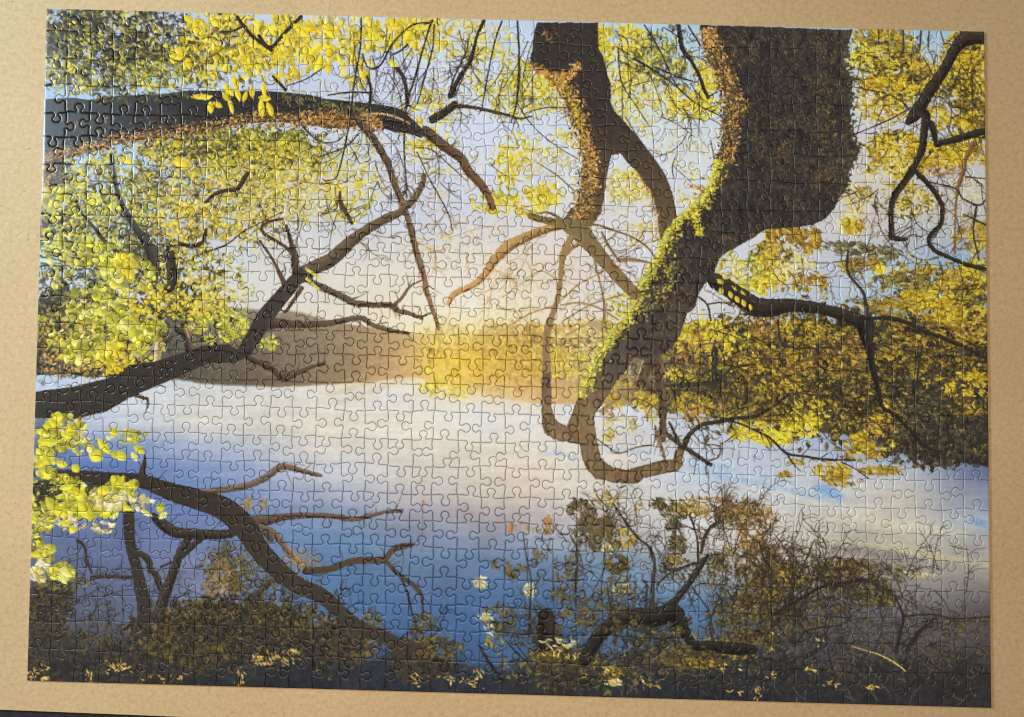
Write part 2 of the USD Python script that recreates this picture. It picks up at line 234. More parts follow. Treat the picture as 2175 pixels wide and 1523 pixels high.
# colour ; x y width ...
STROKES = """
60 52 44;550 76 7 573 101 7 601 73 7 639 35 8
60 52 44;503 35 6 515 52 7 540 80 7 576 106 8
60 52 44;513 58 6 490 66 5 467 68 5
54 46 42;767 38 4 765 101 4 752 177 4 745 240 4 735 298 4 722 354 4 712 379 3 690 384 3
60 50 42;919 43 6 914 53 5 899 101 5 879 172 5 864 220 5 858 303 4 862 379 4 864 400 4 853 421 4
62 52 44;922 51 4 919 101 4 904 157 4 886 220 4
62 52 44;914 48 4 879 51 4 848 76 4 828 101 5 813 131 5 798 145 5 780 142 4 770 114 4
60 52 44;866 94 5 850 108 5 833 116 5
60 52 46;841 144 8 856 162 8 863 192 8 865 222 8
60 52 46;780 162 6 788 187 7 786 217 7
66 58 48;697 202 4 740 196 4 785 196 4
66 58 48;608 182 3 651 167 3 689 142 3
60 52 46;580 162 6 606 190 7
56 48 42;957 204 12 968 180 10 980 157 9 998 131 8 1006 104 7 1013 76 6 1028 43 6
60 52 44;955 200 6 962 170 5 975 142 4 990 111 4
70 60 48;965 206 4 985 160 3 1000 120 3
60 52 44;1066 45 5 1051 88 4 1035 164 4 1023 233 3
58 50 44;1099 45 5 1103 126 5 1098 215 5 1085 260 3
66 58 50;1100 220 3 1116 248 3 1150 285 2 1190 315 2 1232 340 2
72 62 50;1116 240 3 1156 229 3 1204 228 3
62 54 44;919 253 18 942 240 18 965 222 16
66 58 46;968 224 9 1000 227 7 1030 233 7 1081 245 6 1105 252 5 1130 246 3
66 56 46;639 263 4 659 286 4 681 301 3 712 301 3 728 290 3
66 56 46;762 283 4 735 311 4 700 325 3 676 334 2
76 62 48;884 313 3 917 318 3 955 351 3 992 384 2
66 56 46;886 323 3 914 384 3 924 401 4 940 430 3 955 461 3 960 489 2
86 70 56,120 84 52;904 278 22 944 311 22 980 336 20 992 360 20 1018 388 18 1038 416 16 1046 440 14
78 70 58,150 106 66;752 243 11 770 268 14 790 291 15 808 319 15 823 346 15 841 398 13 856 433 12 864 456 12 874 492 13 881 522 13 891 557 13 901 590 12 907 623 11 922 666 9 932 699 7
92 78 62,104 84 58;640 585 34 664 570 30 702 552 30 732 525 28 765 497 22 798 476 19 828 461 19 848 451 15 879 423 14 896 393 12 901 372 9
82 72 60,96 76 58;652 592 14 669 603 13 702 618 14 732 633 15 752 643 13 790 648 12 828 648 12 848 661 10 871 666 9 896 676 6
110 82 58;836 648 8 853 633 7 871 608 5 896 595 4
110 82 58;890 674 6 904 669 6 917 664 5
76 66 56,92 74 58;560 684 30 590 687 22 626 689 16 664 689 14 702 686 13 752 676 11 770 676 11 793 691 10 828 701 9 869 708 5
80 68 54;630 592 17 627 560 17 624 538 15 617 510 8 608 480 6
84 70 54;624 538 8 595 517 7 562 497 7 556 480 6 575 470 5 600 464 5
96 74 54;606 602 7 592 575 6 575 545 5 552 512 6
96 74 54;600 602 5 590 580 4 583 560 3
80 66 54;722 408 5 722 426 8 732 446 9 747 474 8
70 62 54;237 329 8 240 359 8 247 400 9 260 436 11 277 466 13 293 492 16 310 514 20 322 540 24 326 570 26 322 600 20
70 60 50;525 368 10 505 400 10 480 404 8 455 413 8 437 428 6
72 62 50;437 489 7 430 514 8 404 522 9 380 516 6
66 60 52;161 426 5 176 456 6 202 486 8 217 507 9 252 537 8 290 567 8 323 600 8
70 62 52;360 545 22 365 580 22 362 610 18 345 620 14
64 56 48;86 545 3 150 558 3 200 575 3 250 585 2
64 56 48;86 530 2 160 548 3 220 568 3
70 60 50;437 535 4 480 520 4 520 490 3 600 450 2
76 64 52;525 760 9 550 770 12 583 788 13 601 805 13 626 796 9 656 781 8 689 771 7
58 54 48;278 840 9 320 813 9 379 784 9 440 768 8
212 172 112;270 846 2 320 806 2 379 777 2 430 767 2
180 138 88;300 826 2 350 806 2 420 780 2
86 66 46;284 838 8 305 846 7 313 848 6 313 866 4
200 160 110;633 598 3 610 630 3 580 676 3 556 718 3
96 74 54;640 612 10 622 640 8 604 664 4
222 208 176;332 690 8 331 730 8 328 772 7
186 152 98;342 690 8 340 730 8 338 766 6
214 148 78;393 690 4 399 712 4 402 730 3
70 66 60;375 700 12 392 715 12 400 745 12
150 118 68,214 164 96;1194 478 16 1151 490 17 1100 512 22 1081 522 24 1051 552 20 1030 583 15 1005 605 14 967 623 13 952 645 9
120 100 56;1194 474 18 1160 468 15 1126 459 12
118 106 66;1196 470 9 1170 452 5 1150 452 4
122 106 70,134 104 66;1210 478 34 1233 494 40 1256 520 34 1278 547 28 1303 575 26 1328 603 26 1350 624 24
148 122 72,140 112 72;1212 507 14 1197 537 13 1192 577 10 1188 615 10 1181 648 11 1169 679 13 1161 712 15 1161 785 17
150 120 72;1230 518 8 1212 528 10 1202 540 10
120 96 62;1235 476 5 1270 478 5 1303 489 5 1335 500 4 1361 514 4 1380 530 4 1391 547 4
120 96 66;1278 492 4 1293 522 5 1313 552 5
140 108 76;1315 552 9 1350 552 6 1391 560 3
142 114 76;1262 552 5 1272 588 5 1283 641 5 1285 679 5 1288 704 4
170 136 88;1192 638 4 1227 605 4 1265 585 3 1283 575 2
176 136 84;1075 696 3 1126 666 4 1181 648 5
160 126 80;1192 648 4 1227 643 5 1270 653 5 1313 679 5
150 118 76;1197 681 4 1257 646 4 1323 626 4
160 124 72;1202 712 4 1240 692 3 1265 674 3
170 140 84;1120 590 2 1150 575 3 1180 592 3
58 50 42;1369 53 4 1391 88 4 1414 131 4 1434 177 3 1470 215 2
54 46 40;1442 54 9 1449 101 10 1470 131 8 1485 159 7 1495 187 7 1505 207 8
58 50 42;1504 205 5 1514 200 4 1523 195 4
62 54 46;1462 54 4 1475 75 4 1490 99 4
56 48 40;1346 124 6 1366 135 6 1386 147 5 1429 177 4 1480 220 3 1535 248 3
56 48 40;1391 142 4 1444 164 4 1477 174 4
60 52 44;1310 99 3 1338 116 3
60 52 44;1313 101 3 1318 164 3 1331 195 3 1355 230 2 1379 268 2
60 52 44;1310 73 3 1328 80 3 1334 92 2
70 60 48;1410 58 3 1430 70 3 1440 78 2
70 62 54;1432 380 2 1428 355 3 1436 330 2
76 66 54;1430 352 2 1455 375 2 1466 384 2
96 80 60;1140 345 2 1180 370 3 1220 405 3
54 48 42;1505 588 20 1520 597 32 1550 615 36 1575 632 38 1600 650 42 1638 654 38 1671 649 30 1714 651 26 1752 658 24 1790 669 26 1828 684 32 1842 700 34
54 48 42;1835 676 10 1853 676 9 1891 676 9 1929 686 8 1967 704 8 2005 719 8 2042 734 8 2068 745 8 2100 762 9
46 42 38;1838 690 38 1841 715 30 1848 740 18 1853 776 15 1863 814 12 1870 850 11 1880 870 8 1903 882 6 1941 923 8 1962 945 7 2005 965 5
66 56 46;1802 532 5 1800 573 6 1815 598 6 1835 623 7 1843 669 8
56 48 42;1485 631 5 1503 648 5 1510 681 5
56 48 42;1505 646 4 1535 642 4 1560 652 3
54 48 42;2095 80 28 2065 78 34 2045 86 30 2030 104 24 2015 131 22 1997 162 23 1979 187 25 1962 215 26 1946 240 27 1931 258 16
54 48 42;1950 235 22 1967 245 20 1964 273 17 1959 316 16 1944 349 14 1934 367 16
50 45 40;1978 262 14 1985 280 15 1988 298 10
50 45 40;1990 306 13 2042 293 15 2070 284 16 2098 276 16
54 46 40;1939 363 16 1916 393 14 1898 421 14 1893 451 11 1894 492 12 1897 505 12 1926 508 8
54 46 40;1946 365 10 1972 390 11 1992 418 10 2002 441 10 1999 476 9 1974 504 9 1984 530 9 2017 547 8 2055 562 9 2098 572 9
128 92 56;2068 303 10 2050 341 10 2047 363 9 2035 400 8 2030 451 4 2028 540 4
62 52 44;2075 436 6 2068 492 5 2080 552 4
56 48 42;1972 386 4 2030 400 4 2045 421 4 2080 436 5 2097 420 3
56 48 42;2046 455 3 2075 468 4 2098 480 4
60 52 44;2050 375 3 2098 380 3
60 52 44;1815 185 3 1878 197 3 1916 215 4 1931 233 4
60 52 44;1936 228 4 1891 253 4 1838 276 3 1812 286 2
60 50 44;1867 63 4 1867 95 3
60 50 44;1919 63 4 1919 111 4
60 50 44;1957 66 5 1954 106 4
60 50 44;1974 66 4 1972 100 4
60 50 44;1998 66 3 2005 90 3
56 48 42;1455 945 12 1465 923 10 1492 902 9 1530 895 8 1568 887 7 1600 885 7 1638 867 6 1663 847 5 1676 836 4
54 48 44;1530 893 4 1563 897 5 1600 912 5 1638 932 6 1671 963 6 1714 970 6 1752 976 6 1817 978 4
56 50 44;1673 966 4 1685 985 3 1701 1001 2
56 50 44;1787 981 3 1815 995 3 1845 1016 3
66 56 48;1449 950 16 1441 968 18 1438 985 16
58 50 44;1455 950 10 1485 971 9 1510 987 8
74 62 50;1444 943 10 1417 923 10
62 54 46;1440 935 8 1434 923 6 1422 897 5
82 66 52;1396 763 22 1401 806 17 1407 842 18 1408 882 16 1408 933 14
86 70 54;1376 764 20 1366 801 22 1348 821 10
150 124 80;1348 821 7 1328 839 7 1298 857 7 1275 874 7
84 70 54;1366 801 14 1380 822 10 1396 836 8
220 196 150;1366 766 3 1360 786 3 1352 806 2
110 88 60;1328 849 3 1353 847 3 1379 857 4 1404 876 4
128 100 66;1396 917 8 1404 945 7 1412 976 6
130 104 70;1384 862 3 1376 880 4 1375 895 4
112 90 66;1392 905 6 1393 925 5 1388 945 3
112 92 70;1262 928 3 1290 948 4 1315 963 4 1353 950 4 1389 945 3
90 74 58;1460 900 3 1480 930 3 1495 943 3 1530 948 4 1525 971 4 1508 978 4
90 74 58;1480 972 2 1474 1008 2
90 74 58;1533 943 3 1550 932 3 1565 920 2
84 70 54;1470 900 2 1510 915 2 1533 925 2
60 56 48;1518 740 12 1518 775 12 1518 808 10
54 50 42;1412 820 6 1450 818 9 1490 816 8 1530 812 8
60 54 46;1530 806 7 1556 782 5 1600 774 4
60 52 44;1653 680 5 1656 710 5 1670 735 4 1710 740 4 1760 738 4
110 84 52;1640 870 4 1650 825 5 1665 795 6 1690 775 7 1720 762 6 1760 752 5
66 56 46;1600 735 3 1660 790 3 1720 840 3 1750 885 3
66 56 46;1690 845 3 1725 870 3 1750 890 3
66 56 46;1700 835 3 1760 845 4 1850 860 4
60 52 44;1738 905 3 1765 940 2 1800 962 2
60 54 46;1960 735 5 1950 790 5 1948 830 5
66 56 48;1920 830 4 1960 845 5 2010 855 4 2060 870 3
200 188 168;896 1022 2 914 1022 2
214 150 84;898 1062 5 900 1068 6 900 1062 3
118 96 84;898 1066 2 897 1130 1.5 895 1300 1
176 116 62;1086 1116 11 1084 1128 10
"""

REFLECT = """
66 60 54;76 1006 14 150 1008 20 230 1016 26 300 1022 30 345 1038 34 380 1050 40 430 1064 44 480 1084 50 520 1120 50 545 1160 44 575 1196 42 626 1240 36 676 1262 33 707 1285 32 737 1316 32 778 1341 28 815 1353 28 853 1373 26 886 1377 18
70 58 50;300 1010 16 306 985 9 308 968 4
132 102 76;330 1036 3 365 1040 3 400 1048 3
122 104 90,104 88 74;400 1050 12 440 1044 12 480 1040 14 530 1030 14 568 1012 14 594 992 14 616 993 13 651 1003 10 681 1010 8
92 80 68,96 80 66;545 1108 30 575 1104 20 601 1098 16 651 1095 12 702 1096 11 747 1103 12 778 1098 9 815 1088 7 853 1085 8
104 90 76,130 104 80;550 1118 12 580 1131 13 606 1164 13 633 1191 13 656 1210 14
206 170 130;610 1160 2 628 1180 2 646 1200 2
76 66 56;650 1213 16 702 1209 14 740 1194 14 778 1190 15 815 1189 13 833 1169 12 853 1161 14 874 1158 8
70 62 54;818 1190 8 843 1217 9 866 1234 8 886 1250 9 896 1270 6 900 1318 5
60 56 54;848 1222 5 864 1257 5 876 1305 5 889 1343 5
70 62 52;841 1378 18 853 1404 15 861 1449 14
66 60 54;273 1090 24 275 1146 23 283 1184 22 293 1222 25 303 1272 28 308 1313 30
66 60 54;404 1138 14 392 1158 16 381 1176 18 369 1212 19 356 1247 22 343 1285 26 336 1313 28
66 60 54;291 1172 14 315 1190 14 318 1214 12
66 60 54;316 1205 12 331 1222 14 341 1250 14
66 60 54;425 1146 12 408 1160 12 388 1180 12
66 60 54;325 1096 14 346 1115 24 371 1131 24 404 1133 20 455 1136 20 490 1134 18
66 60 54;366 1194 6 341 1204 5
68 62 56;194 1227 8 227 1225 8 278 1227 8
62 58 54;164 1148 7 179 1161 6 184 1189 6 194 1217 6
66 58 50;447 1277 6 450 1258 7 452 1242 5
84 72 60;575 1145 14 560 1128 12
70 64 56;500 1310 8 530 1280 10 570 1240 12 600 1225 8
66 62 58;483 1345 10 500 1315 7
96 82 66;546 1150 6 566 1180 6 590 1210 5
74 66 56;110 1250 10 150 1238 7 175 1230 5
56 52 46;1410 1300 22 1442 1267 15 1467 1234 14 1492 1196 13 1505 1181 8
62 56 48;1396 1242 5 1429 1214 6 1480 1196 6
60 54 46;1484 1195 6 1482 1153 5 1475 1121 5 1465 1093 4
66 58 48;1490 1174 7 1498 1138 7 1513 1118 9 1526 1110 8 1530 1095 4
62 56 48;1303 1070 4 1323 1100 5 1353 1141 5 1381 1164 6 1390 1196 7 1388 1234 7 1386 1300 8
60 58 58;1111 1133 3 1118 1184 4 1128 1232 5 1126 1298 5 1128 1348 4
60 56 52;1133 1285 4 1141 1310 4
60 56 54;1212 1138 3 1227 1171 5 1224 1222 6 1222 1262 6
66 62 58;1285 1166 3 1283 1212 3 1260 1255 3
56 52 46;1290 1247 4 1300 1315 5
60 56 52;1366 1232 5 1374 1247 6 1371 1293 6
60 56 50;1470 1247 4 1490 1275 4 1505 1298 4 1515 1340 4
60 56 50;1523 1285 5 1508 1323 6 1513 1361 5
46 42 38;1205 1402 14 1240 1404 28 1265 1360 30 1303 1325 28 1341 1308 30 1391 1312 40 1430 1300 38 1445 1322 30 1458 1350 22 1475 1370 20 1505 1373 24 1556 1378 26 1600 1380 20
42 39 36;1160 1310 36 1160 1345 38 1162 1378 36
46 44 46;1018 1371 5 1038 1406 7 1068 1449 8
52 52 56;1075 1361 4 1100 1390 5 1126 1411 4
52 52 56;1095 1368 4 1125 1405 4
56 50 42;1613 1151 4 1625 1194 4 1638 1211 5 1638 1290 4 1643 1320 3
50 46 42;1640 1307 6 1676 1287 9 1709 1267 7 1752 1244 7 1790 1239 8 1835 1231 8
58 52 44;1731 1146 2 1709 1196 3 1676 1272 3
56 52 44;1835 1231 5 1870 1245 5 1903 1259 4
50 46 44;1901 1267 4 1919 1307 6 1914 1340 7 1903 1386 9
50 46 46;1921 1310 5 1979 1305 5 2030 1315 5 2103 1310 5
50 46 46;1926 1381 8 1949 1348 9 1972 1325 7 1985 1315 4
52 48 46;1650 1327 3 1676 1358 4 1693 1370 5
52 48 46;1693 1365 5 1719 1338 6 1777 1330 4 1807 1317 3
52 48 46;1752 1343 3 1760 1385 4 1767 1424 4
214 176 96;1810 1373 2 1853 1386 2 1870 1392 3 1898 1406 4 1924 1426 3
92 82 60;2018 1158 2 2035 1164 3 2058 1168 2
"""

# cx cy rx ry count length palette angle(* = any) aspect alpha
ZONES_BACK = """
250 110 165 95 620 8 O * .5 .85
250 75 165 60 420 8 D 60 .45 .8
230 100 150 85 330 7 G 50 .45 .9
250 170 150 40 150 7 O 20 .4 .85
150 165 60 40 120 7 G * .5 .9
300 60 110 45 90 8 B 55 .35 .8
330 150 90 50 160 7 G 60 .5 .9
480 90 110 75 330 10 Y 70 .42 .95
470 130 100 70 60 9 O 70 .4 .8
620 75 95 48 210 10 Y 70 .42 .92
580 130 80 50 190 10 Y 70 .42 .92
700 95 85 55 200 10 Y 80 .42 .85
690 70 80 40 60 8 P 80 .4 .8
810 65 90 42 180 10 Y 70 .42 .85
760 150 45 40 70 9 Y 80 .4 .8
900 75 60 50 120 9 Y 80 .4 .8
980 120 130 90 260 6 P * .4 .6
1000 80 110 40 150 7 Y 75 .4 .6
1040 150 60 70 160 7 Y * .4 .8
905 235 60 50 150 7 Y * .4 .9
890 295 40 30 90 7 Y * .45 .9
950 215 80 50 120 5 P * .4 .7
750 200 140 40 120 5 P * .4 .5
480 310 200 45 520 6 G * .45 .9
560 310 110 55 330 5 O * .45 .8
470 330 190 70 520 5 Y * .45 .85
420 300 120 25 140 6 O * .45 .8
430 420 220 90 900 5 G * .45 .75
440 430 210 90 520 5 A * .4 .35
420 450 200 100 620 6 Y * .45 .8
580 400 120 80 420 5 P * .4 .7
600 360 110 60 260 5 Y * .45 .7
700 370 120 70 260 5 P * .4 .6
690 330 90 40 130 5 Y * .4 .6
740 420 60 60 170 6 Y * .42 .8
650 430 100 60 200 5 P * .4 .6
820 330 120 60 140 5 P * .4 .5
760 330 60 70 120 5 Y * .4 .6
940 360 100 80 200 5 P * .4 .55
930 320 60 60 90 6 Y * .4 .7
880 410 50 40 110 5 A * .4 .4
1000 470 90 50 110 5 P * .4 .5
960 530 90 60 140 5 P * .4 .5
960 520 60 60 70 5 A * .4 .35
140 440 60 80 220 9 G * .5 .9
130 500 60 60 180 9 L * .55 .9
110 480 40 60 60 8 D * .5 .8
220 400 110 60 200 7 G * .5 .85
230 480 90 60 150 9 L * .55 .9
210 340 100 25 90 7 G * .5 .9
180 530 90 40 150 9 L * .55 .9
250 520 130 60 160 8 O * .5 .85
320 560 70 70 160 8 O * .5 .85
330 580 60 70 110 8 D * .5 .8
300 580 90 50 110 9 L * .55 .9
400 500 90 60 220 6 A * .45 .45
420 470 100 60 200 7 Y * .5 .85
390 590 100 60 260 6 Y * .45 .85
380 620 110 50 160 6 A * .4 .4
160 560 90 40 120 6 D 15 .4 .75
180 610 110 40 170 6 O 20 .45 .85
140 590 70 60 60 7 L * .5 .8
430 600 110 60 200 6 G * .45 .8
480 640 70 40 110 5 P * .4 .7
390 650 110 35 160 7 Y * .45 .85
360 640 60 60 80 7 D * .45 .75
470 690 70 35 170 7 L 30 .5 .9
100 610 40 50 60 9 O * .5 .85
130 680 70 60 150 8 O * .5 .85
130 660 80 60 120 8 D * .5 .8
200 690 130 60 300 8 G * .5 .9
220 700 130 60 240 9 L * .55 .9
240 740 110 45 150 8 L * .5 .9
130 720 60 50 120 6 A * .45 .7
180 760 110 40 170 5 A * .45 .7
240 770 60 30 120 6 Y * .5 .8
180 775 120 25 120 4 P * .4 .6
565 730 25 20 70 5 L * .5 .9
1130 190 80 60 240 6 G * .4 .75
1140 170 60 40 120 7 Y 60 .4 .85
1090 230 60 30 120 6 Y * .4 .7
1110 330 70 50 190 6 P * .4 .7
1100 320 40 40 100 6 Y * .4 .75
1200 310 40 55 110 6 P * .4 .7
1200 295 25 30 60 6 Y * .4 .8
1080 360 30 40 90 7 Y 80 .4 .9
1150 375 90 60 200 6 P * .4 .65
1150 415 45 22 130 8 Y 40 .4 .95
1060 432 60 22 150 8 Y 60 .35 .95
1080 415 60 16 60 7 G 60 .35 .8
1120 447 50 12 80 7 Y 40 .4 .9
1310 80 60 35 160 8 Y 60 .42 .9
1330 120 60 60 200 7 Y 70 .42 .8
1390 130 70 50 160 7 O 80 .42 .8
1420 90 60 45 120 6 O 80 .4 .7
1430 130 60 50 130 6 G 80 .4 .75
1340 190 60 70 220 7 P 70 .4 .7
1350 180 50 50 110 7 Y 70 .4 .7
1300 230 40 60 120 6 Y * .4 .7
1450 220 60 35 190 7 Y 50 .42 .9
1430 210 70 50 110 6 P * .4 .7
1505 160 30 40 130 7 Y * .4 .9
1500 215 35 40 130 7 Y * .4 .85
1340 260 70 50 120 5 P * .4 .6
1430 290 80 50 90 6 P 60 .35 .6
1450 330 60 30 70 6 P 50 .35 .7
1330 390 55 40 190 6 P * .4 .7
1340 385 40 30 80 6 Y * .4 .6
1350 450 60 60 130 5 P * .4 .6
1370 500 50 30 120 6 P * .4 .8
1470 400 40 40 110 6 P 30 .4 .8
1490 410 30 30 60 6 A 30 .4 .6
1100 600 110 90 300 5 P * .4 .45
1060 640 80 50 200 5 P * .4 .5
1270 600 90 60 90 5 P * .4 .4
1330 645 50 30 120 6 G 30 .4 .75
1310 690 40 30 110 6 Y * .4 .7
1000 720 110 40 300 7 y 70 .4 .5
1010 760 130 60 420 8 y 70 .4 .6
960 790 60 40 160 7 Y 70 .4 .7
1110 735 120 50 360 7 y * .4 .55
1110 740 110 50 220 6 O * .4 .45
1130 770 100 40 220 8 Y 60 .4 .6
1120 740 120 60 260 6 M * .4 .55
1220 740 60 60 220 7 P * .4 .65
1190 770 50 30 100 8 Y 70 .42 .8
1240 790 40 50 120 6 G * .4 .6
1060 815 70 25 110 6 M 40 .4 .5
940 825 45 18 80 7 Y 50 .4 .8
985 838 25 14 50 7 Y 50 .4 .8
"""
ZONES_RIGHT = """
1870 80 65 30 190 8 F 55 .35 .85
1880 110 75 40 300 8 y 15 .35 .9
1850 130 55 30 180 8 Y 10 .35 .7
1880 105 70 45 90 8 O 15 .3 .8
1910 160 80 45 420 7 y * .45 .9
1920 170 80 40 160 7 f * .45 .8
1870 150 60 40 60 7 D 10 .35 .7
1880 200 60 40 250 8 y 20 .4 .8
1860 235 50 30 120 7 P 30 .35 .8
1890 235 60 30 90 8 y 20 .35 .8
1900 310 60 35 300 8 y 20 .4 .95
1910 350 70 35 240 8 y 20 .4 .9
1890 340 50 25 60 7 P * .4 .8
2050 110 45 45 230 8 y * .4 .9
2050 100 40 30 110 8 f * .4 .8
2040 150 55 50 260 8 y 20 .4 .9
2065 210 40 60 290 8 y 30 .4 .95
2040 190 50 40 80 8 f 30 .4 .8
2060 270 45 40 230 8 y 20 .4 .85
2070 250 40 60 110 8 f 20 .4 .8
1990 250 30 30 110 8 y 20 .4 .9
2000 320 60 35 280 8 y 15 .4 .9
2060 330 45 30 150 8 y * .4 .85
1990 360 40 16 60 7 A 15 .4 .6
1820 420 35 35 90 7 P 50 .35 .8
1830 410 30 20 40 7 F 40 .35 .8
1870 370 50 30 70 6 P * .3 .6
1930 410 55 30 170 7 y 15 .35 .85
1910 440 60 25 70 7 f 20 .35 .7
1940 435 40 30 60 7 P * .35 .7
2060 400 40 30 60 7 P 20 .35 .5
2060 490 40 40 120 8 F 130 .35 .7
2080 510 25 40 90 8 y 120 .35 .8
1810 475 30 25 120 8 P 60 .4 .9
1810 480 20 15 50 8 y 60 .4 .8
1670 497 45 18 170 9 F 60 .42 .9
1720 510 40 25 130 9 F 60 .42 .85
1870 490 60 40 60 7 M 120 .3 .6
1640 545 40 35 180 8 F * .42 .85
1640 575 40 40 250 8 y * .42 .9
1690 580 60 40 150 8 P * .4 .85
1620 600 30 25 110 8 Y * .42 .8
1580 570 50 50 170 8 G * .42 .85
1555 580 40 30 100 8 P * .42 .8
1720 600 40 25 110 7 F 40 .4 .85
1870 545 55 22 170 7 O 25 .35 .85
1800 525 55 14 110 7 O 20 .35 .8
1830 565 50 18 130 7 F 20 .35 .85
1870 570 20 10 40 8 Y 30 .4 .9
1970 590 90 22 330 9 F 150 .28 .85
2000 620 90 24 340 9 y 160 .28 .9
1930 600 60 22 160 8 O 160 .25 .8
2070 580 35 30 150 9 y * .3 .9
1950 640 80 20 300 9 y 10 .3 .9
2020 660 75 26 330 9 y 15 .32 .9
1890 650 50 20 170 8 F 15 .3 .85
2060 620 40 40 90 9 f 150 .25 .8
1930 675 60 16 110 8 F 15 .3 .8
"""
ZONES_FOREST = """
1760 800 350 150 1500 10 f * .5 .9
1960 790 150 120 700 10 U * .5 .85
1700 790 280 110 500 9 U * .5 .6
1980 920 130 70 520 10 U * .5 .9
1620 735 190 60 520 7 F * .42 .85
1500 720 70 45 320 7 Y * .42 .85
1490 750 60 45 160 7 A * .42 .6
1560 745 70 50 240 7 Y * .42 .8
1640 700 60 25 150 6 A * .42 .6
1700 705 60 25 170 7 y * .42 .8
1700 760 140 70 640 7 F 15 .4 .85
1660 800 90 60 300 7 y 20 .4 .85
1760 820 110 60 360 7 F 20 .4 .85
1830 720 30 60 150 6 A * .45 .7
1950 740 130 50 420 8 F 20 .36 .85
1900 790 110 60 330 7 F 20 .36 .8
2040 700 70 40 280 8 F 20 .36 .85
2000 760 90 50 160 8 f 20 .36 .85
2045 815 60 28 300 8 y 15 .4 .9
2060 865 50 20 180 7 F 25 .4 .85
1960 870 60 30 120 7 O 20 .36 .8
1560 810 60 30 90 6 F * .4 .6
1440 805 40 22 170 7 Y 30 .42 .9
1470 800 50 20 80 6 y * .42 .7
1470 860 50 25 160 6 y * .42 .8
1500 880 60 22 150 6 A * .42 .55
1560 875 50 25 110 6 O * .45 .7
1640 880 70 30 230 6 F * .42 .8
1600 850 60 30 150 6 F * .42 .8
1720 875 40 30 220 7 Y * .42 .85
1700 905 45 25 170 7 Y 20 .42 .85
1640 930 45 18 190 7 Y 40 .42 .85
1590 915 50 20 150 7 Y 40 .42 .8
1560 895 40 25 120 6 G * .4 .7
1890 890 40 40 240 8 y 20 .4 .9
1850 940 50 25 280 8 y 20 .4 .9
1830 965 45 14 110 7 F 20 .4 .8
1900 905 70 25 140 6 A 30 .35 .6
1770 1000 40 20 170 7 y 35 .4 .9
1790 1020 45 14 100 7 F 30 .35 .8
1870 1000 50 10 110 7 F 20 .3 .8
1700 980 30 8 40 6 F 30 .35 .7
1668 1008 12 10 40 6 F 30 .4 .8
1290 815 30 22 70 5 Y * .4 .6
1330 805 40 22 90 6 y * .4 .7
1310 850 55 18 140 6 y 30 .4 .75
1370 850 40 18 110 6 y * .4 .8
1320 905 50 20 130 5 G * .4 .5
1300 880 25 16 50 6 A * .4 .5
1380 880 25 20 60 5 y * .4 .6
1290 925 18 12 30 6 y * .4 .6
1580 925 30 14 60 6 Y 30 .4 .8
"""
